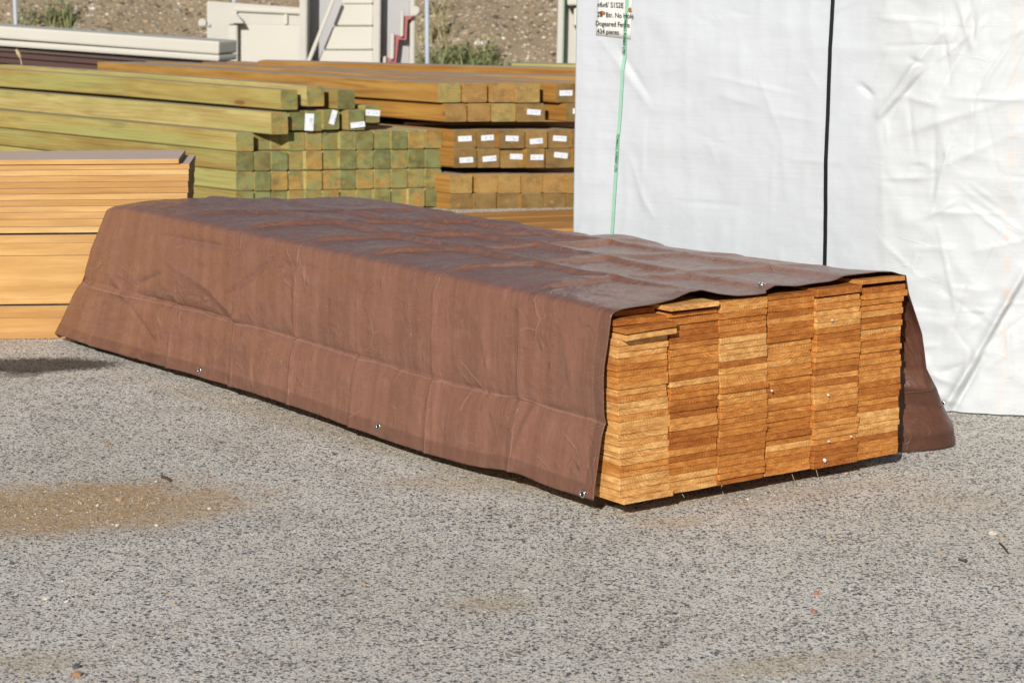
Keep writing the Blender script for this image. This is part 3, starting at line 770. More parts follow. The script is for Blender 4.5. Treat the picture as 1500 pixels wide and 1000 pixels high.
tag(wrap, 'tall lumber bundle wrapped in creased white woven plastic with two straps', 'bundle')
def ribbon(name, top, bot, width, mat):
    (s0, z0), (s1, z1) = face_sz(*top), face_sz(*bot)
    m = (s1 - s0) / (z1 - z0); V, Fc = [], []; n = 120
    za, zb = WH, .02
    for k in range(n + 1):
        z = za + (zb - za) * k / n; sc = s0 + m * (z - z0)
        fr, nr, _ = face_pt(sc, z)
        for dx, out in ((-width / 2, .0012), (-width / 2, .0034), (width / 2, .0034), (width / 2, .0012)):
            P = face_pt(sc, z)[0]; tdir = Vector((-nr.y, nr.x, 0)); V.append(P + tdir * dx + nr * (out + .001))
    for k in range(n):
        for j in range(3):
            a = k * 4 + j; Fc.append((a, a + 1, a + 5, a + 4))
    return link(name, mesh(name, V, Fc), mat, wrap), (s0, z0, m)
ribbon('strap', (1221, 0), (1209, 380), .0102, M['black'])[0]['label'] = 'black strap'
gs, (gs0, gz0, gm) = ribbon('strap', (919, 0), (899, 338), .0098, M['green']); gs['label'] = 'green printed strap'

def text_obj(name, body, size, mat, parent, loc, xdir, up, sx=1.0, bold=.0):
    cu = bpy.data.curves.new(name, 'FONT'); cu.body = body; cu.size = size; cu.offset = bold; cu.extrude = .0002
    t_ = bpy.data.objects.new(name, cu); COL.objects.link(t_)
    me = bpy.data.meshes.new_from_object(t_.evaluated_get(bpy.context.evaluated_depsgraph_get()))
    bpy.data.objects.remove(t_); me.materials.clear(); o = link(name, me, mat, parent)
    x = xdir.normalized(); y = (up - x * up.dot(x)).normalized(); zz = x.cross(y)
    Mx = Matrix((x, y, zz)).transposed().to_4x4(); Mx.translation = loc
    o.matrix_world = Mx @ Matrix.Diagonal((sx, 1, 1, 1)); return o
def strap_text(zstart, body, size):
    sc = gs0 + gm * (zstart - gz0); P, nr, _ = face_pt(sc, zstart)
    P2 = face_pt(gs0 + gm * (zstart - .2 - gz0), zstart - .2)[0]
    down = (P2 - P); td = Vector((-nr.y, nr.x, 0))
    text_obj('lettering', body, size, M['greenink'], gs, P + nr * .0062 - td * .0036, down, td, 1.0, .0002)
zt = face_sz(913, 22)[1]; strap_text(zt, 'TOMBALL FOREST LTD', .0105)
zt = face_sz(906, 196)[1]; strap_text(zt, 'TOMBALL FOREST LTD', .0105)
# paper label on the wrap
V, Fc = [], []
q00, q10, q01 = face_sz(872, 52), face_sz(924, 58), face_sz(877, -60)
nl = 12
for b in range(nl + 1):
    for a in range(nl + 1):
        s = q00[0] + (q10[0] - q00[0]) * a / nl + (q01[0] - q00[0]) * b / nl
        z = q00[1] + (q10[1] - q00[1]) * a / nl + (q01[1] - q00[1]) * b / nl
        P, nr, _ = face_pt(s, z); V.append(P + nr * .0016)
for b in range(nl):
    for a in range(nl):
        k = b * (nl + 1) + a; Fc.append((k, k + 1, k + nl + 2, k + nl + 1))
lab = link('paper_label', mesh('paper_label', V, Fc), M['paper'], wrap, True)
sl = lab.modifiers.new('t', 'SOLIDIFY'); sl.thickness = .0006
for (u, v_, txt, sz) in [(874, 10, 'x6x6\' S1S2E', .0205), (874, 24.5, '2&  Btr. No Hole', .0195), (873, 37.5, 'Dogeared Fence', .0195), (875, 49, '434 pieces', .0195)]:
    s, z = face_sz(u, v_); P, nr, _ = face_pt(s, z); P2 = face_pt(s + .08, z)[0]
    text_obj('lettering', txt, sz, M['ink'], lab, P + nr * .006, (P2 - P) + Vector((0, 0, -.002)), Vector((0, 0, 1)), .84, .0)
for (u, v_, a, b) in [(882, 19, .011, .007), (923, 15, .006, .008)]:
    s, z = face_sz(u, v_); P, nr, _ = face_pt(s, z)
    bm = bmesh.new(); bmesh.ops.create_circle(bm, cap_ends=True, radius=1, segments=9)
    for vv in bm.verts: vv.co *= random.uniform(.7, 1.1)
    o = link('rust_mark', bm_mesh('rust_mark', bm), M['rust'], lab)
    o.rotation_mode = 'QUATERNION'; o.rotation_quaternion = nr.to_track_quat('Z', 'Y'); o.location = P + nr * .0045; o.scale = (a, b, 1)

# ------------------------------------------------------------------ timber piles behind
def prism(name, c, wd, hg, axis_yaw, end_yaw, length, mats, tone=None, bev=.003, roll=0, parent=None):
    """long timber: front end centred on c and facing along its cut plane, running back along axis_yaw"""
    e = Vector((math.cos(end_yaw - axis_yaw), math.sin(end_yaw - axis_yaw), 0)); bdir = Vector((0, 1, 0))
    V, Fc, mi = [], [], []
    cs = []
    for sx, sz in ((-1, -1), (1, -1), (1, 1), (-1, 1)):
        ca = ((wd / 2 - bev) * sx, (hg / 2) * sz); cb = ((wd / 2) * sx, (hg / 2 - bev) * sz)
        cs += [cb, ca] if sx * sz > 0 else [ca, cb]
    cs = [((-wd / 2), -(hg / 2 - bev)), (-(wd / 2 - bev), -hg / 2), (wd / 2 - bev, -hg / 2), (wd / 2, -(hg / 2 - bev)), (wd / 2, hg / 2 - bev), (wd / 2 - bev, hg / 2), (-(wd / 2 - bev), hg / 2), (-wd / 2, hg / 2 - bev)]
    bow = random.uniform(-.006, .006)
    rings = [(0, 1 - .010), (.0015, 1)] + [(length * t, 1) for t in (.25, .5, .75)] + [(length, 1)]
    for y, sc in rings:
        for (x, z) in cs:
            P = e * (x * sc) + bdir * y; V.append((P.x, P.y, z * sc + bow * math.sin(math.pi * y / length)))
    n = 8
    for k in range(len(rings) - 1):
        for i in range(n):
            a, b = k * n + i, k * n + (i + 1) % n; Fc.append((a, b, b + n, a + n)); mi.append(0)
    Fc.append(tuple(range(n - 1, -1, -1))); mi.append(1); m = len(rings) - 1; Fc.append(tuple(range(m * n, m * n + n))); mi.append(1)
    me = mesh(name, V, Fc, mi)
    bm = bmesh.new(); bm.from_mesh(me); bmesh.ops.recalc_face_normals(bm, faces=bm.faces); bm.to_mesh(me); bm.free()
    o = link(name, me, mats, parent); o.location = c; o.rotation_euler = (0, roll, axis_yaw)
    o.color = (random.random() if tone is None else tone, random.random(), random.random(), 1)
    return o
def end_rect(x0, y0, x1, y1, P, n):
    a, b, c, d = (on_plane(x0, y0, P, n), on_plane(x1, y0, P, n), on_plane(x1, y1, P, n), on_plane(x0, y1, P, n))
    return (a + b + c + d) / 4, ((b - a).length + (c - d).length) / 2, ((a - d).length + (b - c).length) / 2
def sticker(post, P, n, cu, cv, wpx, hpx, rot):
    c, w, h = end_rect(cu - wpx / 2, cv - hpx / 2, cu + wpx / 2, cv + hpx / 2, P, n)
    bm = bmesh.new(); box_bm(bm, (0, 0, 0), (w, .0010, h))
    o = link('sticker', bm_mesh('sticker', bm), M['sticker'])
    ey = math.atan2(-n.x, n.y) if n.y > 0 else math.atan2(n.x, -n.y)
    o.parent = post
    bpy.context.view_layer.update()
    o.matrix_world = Matrix.Translation(c - n * .0015) @ Matrix.Rotation(ey, 4, 'Z') @ Matrix.Rotation(rot, 4, 'Y')
    # printed lines: bars across the sticker
    bm = bmesh.new()
    for i in range(random.randint(5, 8)):
        x = random.uniform(-.40, .40) * w; box_bm(bm, (x, -.0007, random.uniform(-.2, .2) * h), (w * random.uniform(.03, .10), .0005, h * random.uniform(.12, .3)))
    p = link('print', bm_mesh('print', bm), M['print'], o)
    return o

# green pile: end plane, twelve columns by four rows
GE = R(8.9); GY = R(46); GN = Vector((-math.sin(GE), math.cos(GE), 0)); GP = on_z(372, 310)
gx = [345] + [372 + 25.05 * i for i in range(12)]
gyl = [194, 222.5, 251, 280, 308]; gyr = [190, 218, 246.5, 275, 303]
colw = ['green', 'olive', 'tan']
rown = {0: 'top', 1: 'second', 2: 'third', 3: 'lowest'}
GG = 'square ended posts in the green treated pile'
for r in range(4):
    for c in range(12):
        t = c / 11; y0 = gyl[r] + (gyr[r] - gyl[r]) * t; y1 = gyl[r + 1] + (gyr[r + 1] - gyl[r + 1]) * t
        x0, x1 = gx[c], gx[c + 1]
        cc, w, h = end_rect(x0 + .35, y0 + .35, x1 - .25, y1 - .15, GP, GN)
        cc = cc + GN * random.uniform(-.010, .012)
        if c in (1, 2) and r == 0: cc = cc + GN * .05
        if r == 3: cc.z = max(cc.z, h / 2 + .002)
        o = prism('timber_post', cc + Vector((0, 0, random.uniform(-.0012, .0012))), w - random.uniform(.001, .004), h - random.uniform(.001, .003), GY, GE + R(random.uniform(-1.5, 1.5)), 2.44, [M['gside'], M['gend']], bev=random.uniform(.003, .007))
        tag(o, f'green-tinted post end, {nth(c + 1)} from the left, {rown[r]} row of the green pile', 'post', GG)
loose = [  # end rect px, shift toward viewer, label, sticker
    ((397, 165, 422, 197), .075, 'loose green post jutting over the green pile, left of the stickered posts', None),
    ((424, 162.5, 448, 191), .02, 'short dark green loose post end right of the jutting post', None),
    ((448.5, 163, 472, 192), .022, 'loose post with an upright white sticker on its left edge', (453, 179, 13, 25, R(4))),
    ((474, 161.5, 497, 190), .03, 'loose post with a slanted white sticker, between upright and low stickers', (488, 172, 8, 21, R(16))),
    ((510, 161, 534, 191), .02, 'loose post with a white sticker along its bottom edge', (524, 183, 21, 8, R(-6))),
    ((534.5, 155, 556, 180), .0, 'loose green post with a white sticker across its top', (546, 165.5, 21, 9, R(5))),
    ((411, 132, 436, 161), .05, 'upper loose post with a dark green end and orange heart', None),
    ((449, 126, 475, 156), .03, 'highest pale yellow loose post on the green pile', None),
    ((494, 132, 520, 160), .01, 'upper loose tan post, nearest the brown timber pile', None)]
for rc, sh, lb, stk in loose:
    P = GP - GN * sh; cc, w, h = end_rect(*rc, P, GN)
    o = prism('timber_post', cc, w, h, GY + R(random.uniform(-1.2, .6)), GE + R(4), 2.44, [M['gside'], M['gend']], bev=.004)
    tag(o, lb, 'post', 'loose posts lying on the green pile')
    if stk:
        n_ = Vector((-math.sin(GE + R(4)), math.cos(GE + R(4)), 0)); sticker(o, cc - n_ * .003, n_, *stk)
# brown pile
BE = R(9); BY = R(46.5); BN = Vector((-math.sin(BE), math.cos(BE), 0)); BP = on_y(650, 300, 10.60)
rows = [
    ('uppermost', 121.6, 150.4, [(641, 675.6), (678, 714), (717.6, 753), (754, 791), (813.7, 845), (853, 886)], {4: (829, 136.5, 19, 8, R(0))}),
    ('second', 151.6, 178.7, [(651.6, 684), (684.7, 718.8), (720, 756), (757, 799), (829, 862), (866, 898)], {3: (782, 164.5, 20, 8, R(5)), 4: (848, 163, 18, 8, 0)}),
    ('third', 190, 217.6, [(664, 698), (699, 729), (729.6, 769), (770.5, 802), (803, 836), (837, 872)], {0: (681, 203.3, 20, 8, R(-2)), 1: (714, 202, 18.5, 8, R(-3)), 2: (750, 203, 19, 8, R(2)), 3: (785.5, 207, 19, 8, R(-4)), 4: (820, 203, 20, 8, R(4))}),
    ('fourth', 218, 246, [(664.5, 698.5), (699, 732), (732.8, 769), (770.5, 798), (800, 838), (839, 872)], {0: (683, 234.5, 20, 8, R(-2)), 1: (717, 232.5, 20, 8, R(-4)), 2: (757, 229.5, 20, 8, R(2)), 3: (786.5, 230.5, 19, 8, R(1)), 4: (821.5, 227.5, 20, 8, R(7))}),
    ('fifth', 255, 283.4, [(659, 692), (697, 729), (729.6, 762.5), (763.3, 795), (795.7, 829), (830, 864)], {}),
    ('sixth', 283.8, 310.5, [(659, 692), (693, 727.2), (728.4, 762.5), (763.3, 796), (797, 829), (829.6, 864)], {})]
for ri, (rn, y0, y1, xs, stk) in enumerate(rows):
    for c, (x0, x1) in enumerate(xs):
        yo = random.uniform(-.6, .6)
        P = BP + BN * random.uniform(-.010, .014) - (BN * .03 if ri < 2 else BN * 0)
        cc, w, h = end_rect(x0 + .3, y0 + yo + .2, x1 - .3, y1 + yo * .5 - .2, P, BN)
        tn = random.uniform(.0, .85) if ri > 1 else random.uniform(.5, 1)
        if c in stk: tn = random.uniform(.0, .5)
        o = prism('timber_post', cc, w, h, BY + R(random.uniform(-.5, .5)), BE + R(random.uniform(-2, 2)), 2.55, [M['bside'], M['bend']], tone=tn, bev=random.uniform(.003, .007))
        has = 'stickered ' if c in stk else ''
        tag(o, f'{has}brown post end, {nth(c + 1)} from the left, {rn} row of the brown pile', 'post', 'brown stained posts in the pile by the white bundle')
        if c in stk: sticker(o, P - BN * .002, BN, *stk[c])
def bar(name, p0, p1, wd, hg, mat, tone=None, bev=.003):
    d = p1 - p0; L = d.length; yaw = math.atan2(d.y, d.x) - math.pi / 2; pit = math.asin(d.z / L)
    bm = bmesh.new(); box_bm(bm, (0, L / 2, 0), (wd, L, hg), bev)
    o = link(name, bm_mesh(name, bm), mat); o.location = p0; o.rotation_euler = (pit, 0, yaw)
    o.color = (random.random() if tone is None else tone, random.random(), random.random(), 1); return o
# spacers between the layers
def spacer(x0, y0, x1, y1, Yp, lb):
    a, b = on_y(x0, (y0 + y1) / 2, Yp), on_y(x1, (y0 + y1) / 2, Yp + .05)
    hg = abs(on_y(x0, y0, Yp).z - on_y(x0, y1, Yp).z)
    o = bar('wood_spacer', a, b, .05, hg, M['pinkwood'], bev=.002); return tag(o, lb, 'spacer', 'spacers between the layers of the brown pile')
spacer(592, 179, 860, 189, 10.90, 'pinkish wood spacer under the second row of the brown pile')
spacer(655, 246.5, 860, 254.5, 10.95, 'hidden wood spacer in the dark gap under the fourth row')
# boards lying in front of the brown pile
for (p, q, wd, hg, lb) in [((640, 321), (900, 312), .22, .018, 'orange board lying against the foot of the brown pile'),
                           ((640, 331), (900, 321), .20, .016, 'middle orange board lying on the ground before the brown pile'), ((660, 341), (900, 330), .20, .016, 'flat orange board on the ground nearest the covered stack')]:
    a, b = on_z(*p, hg / 2), on_z(*q, hg / 2)
    a.z = max(a.z, hg / 2 + .002); b.z = max(b.z, hg / 2 + .002)
    tag(bar('plank', a, b, wd, hg, M['fresh']), lb, 'plank')
# long timbers further back
tag(bar('timber_beam', on_y(383, 95.5, 12.2), on_y(905, 109, 11.75), .12, .050, M['bside']), 'long brown beam lying behind the uppermost brown posts', 'beam')
tag(bar('timber_beam', on_y(395, 106, 12.0), on_y(905, 117, 11.6), .16, .030, M['bside']), 'weathered grey topped beam just below the long back beam', 'beam')
tag(bar('plank', on_y(749, 99, 12.5), on_y(900, 102, 12.5), .12, .050, M['gside'], .9), 'pale green board on top at the back of the brown pile', 'plank')
for k, (u0, v0, u1, v1, Y0, Y1, hg) in enumerate([(390, 125, 905, 135, 12.2, 11.8, .07), (380, 150, 905, 160, 12.2, 11.8, .09), (380, 180, 905, 190, 12.2, 11.8, .09), (380, 210, 905, 220, 12.2, 11.8, .1), (380, 245, 905, 250, 12.2, 11.8, .11)]):
    a, b = on_y(u0, v0, Y0), on_y(u1, v1, Y1); a.z = max(a.z, hg / 2); b.z = max(b.z, hg / 2)
    tag(bar('timber_beam', a, b, .16, hg, M['bside']), f'hidden beam carrying the long back beam, {nth(k + 1)} down', 'beam', 'beams under the long back beam')

# ------------------------------------------------------------------ orange lumber stack on the left
LA = R(4.0)
LPt = on_z(0, 497); LN = Vector((-math.sin(LA), math.cos(LA), 0)); LD = Vector((math.cos(LA), math.sin(LA), 0))
def lrow(xe, yb, yt, back=0.0, tone=None): pass
prev = 497.2
edges = [(488, 275, 'l'), (466, 272, 'l'), (449, 270, 'l'), (446, 270, 'g'), (375, 268, 'w'), (357, 270, 'l'), (345, 272, 'l'), (342, 272, 'g'), (333, 274, 'l'), (322, 274, 'l'), (312, 274.5, 'l'), (303, 274, 'l'), (294, 275, 'l'), (285, 274.5, 'l'), (276.5, 276, 'l'), (267.5, 275.5, 'l'), (258.5, 276.5, 'l'), (250, 276.5, 'l'), (242, 277.5, 'l'), (234.5, 262, 't')]
k = 0
for yt, xe, kind in edges:
    yb = prev; prev = yt
    if kind == 'g': continue
    P = LPt + LN * random.uniform(-.001, .002) + (LN * -.008 if kind == 't' else LN * 0)
    a = on_plane(0, yb, P, LN); b = on_plane(0, yt, P, LN); hg = b.z - a.z - .0009
    e = on_plane(xe, (yb + yt) / 2, P, LN)
    rgt = (e - P).dot(LD); dep = .30
    c = P + LD * rgt; zc = max((a.z + b.z) / 2, hg / 2 + .001)
    bm = bmesh.new(); box_bm(bm, (0, 1.5, 0), (dep, 3.0, hg), .0012)
    o = link('lumber_board', bm_mesh('lumber_board', bm), M['lumber'])
    o.location = (c.x + LN.x * dep / 2, c.y + LN.y * dep / 2, zc); o.rotation_euler = (0, 0, LA + math.pi / 2)
    o.color = (random.random(), random.random(), random.random(), 1)
    k += 1
    tag(o, 'weathered pinkish top board of the orange lumber stack at the left' if kind == 't' else 'widest orange plank in the lumber stack at the left' if kind == 'w' else f'orange board edge, {nth(k)} from the bottom of the lumber stack left of the tarp', 'board', 'boards of the orange lumber stack')
for kk, x in enumerate((.35, 1.6, 2.7)):
    for (y1, y2, nm) in ((449, 446, 'lower'), (345, 342, 'upper')):
        a = on_plane(0, y1, LPt, LN); b = on_plane(0, y2, LPt, LN); e = (on_plane(262, y1, LPt, LN) - LPt).dot(LD)
        bm = bmesh.new(); box_bm(bm, (0, 0, 0), (.06, .26, b.z - a.z), .001)
        o = link('wood_spacer', bm_mesh('wood_spacer', bm), M['pinkwood']); c = LPt + LD * (e - x) + LN * .16
        o.location = (c.x, c.y, (a.z + b.z) / 2); o.rotation_euler = (0, 0, LA)
        tag(o, f'thin spacer in the {nm} gap of the orange lumber stack, {nth(kk + 1)} from right', 'spacer', 'spacers in the orange lumber stack')

# ------------------------------------------------------------------ cream tubes and brown sheets behind the green pile
def corr(name, p0, p1, mat, ridges, hg, dep):
    d = p1 - p0; L = d.length; yaw = math.atan2(d.y, d.x) - math.pi / 2; pit = math.asin(d.z / L)
    prof = []
    for i in range(ridges * 8 + 1):
        t = i / (ridges * 8); prof.append((dep * .5 + .012 * math.cos(t * ridges * 6.2832), -hg / 2 + hg * t))
    prof += [(-dep * .5, hg / 2), (-dep * .5, -hg / 2)]
    V = [(x, y, z) for y in (0, L) for (x, z) in prof]; n = len(prof)
    Fc = [(i, (i + 1) % n, (i + 1) % n + n, i + n) for i in range(n)] + [tuple(range(n)), tuple(range(2 * n - 1, n - 1, -1))]
    me = mesh(name, V, Fc); bm = bmesh.new(); bm.from_mesh(me); bmesh.ops.recalc_face_normals(bm, faces=bm.faces); bm.to_mesh(me); bm.free()
    o = link(name, me, mat); o.location = p0; o.rotation_euler = (pit, 0, yaw); return o
ya, yb = 13.9, 13.0
A, Bq = on_y(-120, 78, ya + .3), on_y(330, 113, yb + .3)
zz = A.z; hgs = .18
tag(corr('sheet_stack', Vector((A.x, A.y, A.z - .01)), Vector((Bq.x, Bq.y, Bq.z - .01)), M['sheet'], 5, .172, .42), 'stack of dark brown ribbed metal sheets under the cream tubes', 'sheet stack')
for k, (v0, v1, hg, lb) in enumerate([(37, 66.5, .074, 'upper thick cream tube lying over the brown sheets'), (53, 81.5, .036, 'lower thin cream tube resting on the brown sheets')]):
    a, b = on_y(-120, v0, ya + .3), on_y(334, v1 + 3, yb + .3)
    o = bar('cream_tube', a, b, .20, hg, M['cream_white'], bev=.012); tag(o, lb, 'tube', 'cream tubes on the brown sheets')
for k, X in enumerate((-30, 150, 300)):
    a = on_y(X, 110, 13.9 - .8 * (X + 120) / 460 + .25)
    bm = bmesh.new(); box_bm(bm, (0, 0, a.z * .5 - .03), (.1, .5, a.z - .06), .004)
    o = link('wood_bearer', bm_mesh('wood_bearer', bm), M['darkwood']); o.location = (a.x, a.y + .15, 0); o.rotation_euler = (0, 0, R(-10))
    tag(o, f'wood block holding up the brown sheets, {nth(k + 1)} from the left', 'bearer', 'blocks under the brown sheets')
# dry stalk in front of the sheets
a, b = on_y(32, 101, 12.6), on_y(22, 73, 12.6)
bm = bmesh.new()
for k in range(8):
    t0, t1 = k / 8, (k + 1) / 8
    def pt(t): return a.lerp(b, t) + Vector((.012 * math.sin(t * 2.6), 0, 0))
    d = pt(t1) - pt(t0); rot = d.to_track_quat('Z', 'Y').to_matrix().to_4x4()
    wd = .006 if k < 5 else .018 - .004 * abs(k - 6)
    bmesh.ops.create_cone(bm, cap_ends=True, segments=8, radius1=wd / 2 * 1.2, radius2=wd / 2, depth=d.length * 1.1, matrix=Matrix.Translation((pt(t0) + pt(t1)) / 2) @ rot)
tag(link('dry_stalk', bm_mesh('dry_stalk', bm), M['straw']), 'dry pinkish seed stalk standing before the brown ribbed sheets', 'stalk')

# ------------------------------------------------------------------ cream panels, poles
def quad_prism(bm, pts, Y, th):
    """upright slab whose front outline is given by survey points at distance Y"""
    fr = [on_y(u, v, Y) for u, v in pts]; vs = [bm.verts.new(p) for p in fr]; bs = [bm.verts.new(p + Vector((0, th, 0))) for p in fr]
    bm.faces.new(vs); bm.faces.new(bs[::-1])
    for i in range(len(vs)): bm.faces.new((vs[i], bs[i], bs[(i + 1) % len(vs)], vs[(i + 1) % len(vs)]))
def slab(name, pts, Y, th, mat, parent=None, bev=.006):
    bm = bmesh.new(); quad_prism(bm, pts, Y, th); bmesh.ops.recalc_face_normals(bm, faces=bm.faces)
    if bev: bmesh.ops.bevel(bm, geom=list(bm.edges), offset=bev, segments=2, affect='EDGES')
    return link(name, bm_mesh(name, bm), mat, parent)
GY15 = 187
p1 = empty('cream_gate', (0, 0, 0)); tag(p1, 'low cream panelled gate with a capped post and a recessed upper panel', 'gate')
slab('panel', [(303, GY15 + 2), (303, 2), (444, 12), (444, GY15 + 2)], 15.0, .06, M['cream'], p1)
slab('frame', [(342, 17), (342, 10.5), (440, 15), (440, 21.5)], 14.975, .03, M['cream_white'], p1)
slab('frame', [(342, 36), (342, 17), (347, 17), (347, 36)], 14.975, .03, M['cream_white'], p1, .003)
slab('frame', [(416, 36), (416, 21), (421, 21), (421, 36)], 14.975, .03, M['cream_white'], p1, .003)
slab('lower_panel', [(348, 187), (348, 36), (440, 38), (440, 187)], 14.93, .06, M['cream_white'], p1)
ps = slab('post', [(335, GY15), (335, 36), (347.5, 36), (347.5, GY15)], 14.86, .07, M['cream_white'], p1)
c = on_y(343.5, 35, 14.82); bm = bmesh.new()
bmesh.ops.create_cone(bm, cap_ends=True, segments=4, radius1=.080, radius2=.012, depth=.055, matrix=Matrix.Translation(c + Vector((0, .07, .03))) @ Matrix.Rotation(R(45), 4, 'Z'))
link('post_cap', bm_mesh('post_cap', bm), M['cream'], p1)
slab('hinge', [(303.5, 39), (303.5, 35.5), (308, 35.5), (308, 39)], 14.985, .02, M['steel'], p1, .001)
slab('latch', [(291, 39), (290, 30), (298, 27), (302, 31), (302, 38)], 14.98, .05, M['cream'], p1, .004)
p2 = empty('stair_form', (0, 0, 0)); tag(p2, 'tall cream stair form with stepped boards and a leaning rail', 'stair form')
slab('stile', [(438, 189), (439, -130), (451, -130), (448, 189)], 14.6, .25, M['cream'], p2)
slab('stile', [(545, 189), (548, -130), (559, -130), (555, 189)], 14.6, .25, M['cream'], p2)
slab('back_board', [(448.5, 189), (451.5, -130), (548, -130), (545, 189)], 14.83, .03, M['grey_panel'], p2)
for k, (yt, ybt) in enumerate([(-29, 6), (7, 38), (39.5, 73), (74.5, 110), (111.5, 150)]):
    xl = 504 - .42 * (ybt - 0) if k < 4 else 452
    xt = 504 - .42 * yt
    slab('step_board', [(max(452, xl), ybt), (min(500, xt), yt), (547, yt), (546, ybt)], 14.74 - .025 * k, .10, M['cream_white'], p2, .006)
slab('rail', [(446, 97), (488, -6), (493, -6), (452, 97)], 14.56, .04, M['cream_white'], p2, .004)
p3 = empty('stepped_panel', (0, 0, 0)); tag(p3, 'grey panel with a red zigzag stepped edge beside the stair form', 'panel')
slab('back_board', [(557, 189), (561, -130), (602, -130), (600, 189)], 14.75, .05, M['grey_panel'], p3)
slab('side_trim', [(599, 189), (602.5, -130), (609, -130), (606, 189)], 14.70, .09, M['cream'], p3)
slab('red_trim', [(563, 100), (564, 85), (574.5, 86), (578, 52), (589, 53), (592, 24), (603, 24), (606, 13), (614, 12), (615, 21), (609, 25), (606, 24), (597, 30), (595, 59), (584, 58), (580, 92), (570, 91), (569, 100)], 14.66, .05, M['red'], p3, 0)
for x0, x1, y0, y1 in ((560, 565.5, 83, 120), (571, 577.5, 49, 87), (586, 591.5, 16, 54)):
    slab('riser', [(x0, y1), (x0 + 1.5, y0), (x1, y0), (x1 - 1, y1)], 14.63, .05, M['cream'], p3, .003)
slab('rail_end', [(602, 20), (605, 10), (612, 9), (615.5, 14), (613, 22), (606, 25)], 14.62, .04, M['cream'], p3, .006)
p4 = empty('cream_cabinet', (0, 0, 0)); tag(p4, 'cream panel with stepped ledges half hidden by the white bundle', 'panel')
slab('frame', [(813, 189), (821, -130), (829, -130), (822, 189)], 14.9, .25, M['cream'], p4)
slab('green_edge', [(822.2, 189), (829.2, -130), (830.5, -130), (823.5, 189)], 14.905, .2, M['greenedge'], p4, 0)
slab('panel', [(824, 189), (831, -130), (930, -130), (930, 189)], 15.02, .1, M['cream'], p4)
slab('ledge', [(831, 8), (832, -60), (930, -60), (930, 8)], 14.88, .16, M['cream_white'], p4)
slab('ledge', [(840, 38), (841, 12), (930, 14), (930, 40)], 14.92, .13, M['cream_white'], p4)
for (ub, vb, ut, Yp, lb) in [(626, 104, 628, 14.3, 'thin grey fence pole between the stepped panel and the gravel bank'), (24, 60, 22, 15.5, 'thin grey fence pole at the left behind the cream tubes'), (344, 60, 345, 15.4, 'thin grey fence pole behind the low cream gate')]:
    a = on_y(ub, vb, Yp); bm = bmesh.new()
    bmesh.ops.create_cone(bm, cap_ends=True, segments=16, radius1=.014, radius2=.014, depth=1.0, matrix=Matrix.Translation((0, 0, .5)))
    bmesh.ops.create_uvsphere(bm, u_segments=16, v_segments=8, radius=.019, matrix=Matrix.Translation((0, 0, 1.0)))
    o = link('fence_pole', bm_mesh('fence_pole', bm), M['steel'], smooth=True); o.location = (a.x, a.y, 0)
    tag(o, lb, 'pole', 'fence poles at the foot of the bank')

# ------------------------------------------------------------------ pebbles, twigs, scraps
def peb_mat(name, col): return plain(name, col, .8, .25, 90, bump=.4)
PM = {'orange': peb_mat('orange_pebble', (.40, .22, .11)), 'white': peb_mat('white_pebble', (.60, .55, .46)), 'dark': peb_mat('dark_pebble', (.11, .10, .10)), 'tan': peb_mat('tan_pebble', (.46, .34, .18)), 'red': peb_mat('red_pebble', (.42, .17, .10))}
def rock(r):
    bm = bmesh.new(); bmesh.ops.create_icosphere(bm, subdivisions=2, radius=1); sd_ = random.uniform(0, 99)
    sx, sy, sz = r * random.uniform(.8, 1.3), r * random.uniform(.7, 1.1), r * random.uniform(.5, .8)
    for v_ in bm.verts:
        kf = 1 + .5 * noise.noise(v_.co * 1.4 + Vector((sd_, 0, 0))); v_.co = Vector((v_.co.x * sx * kf, v_.co.y * sy * kf, v_.co.z * sz * kf + sz * .55))
    return bm_mesh('pebble', bm)
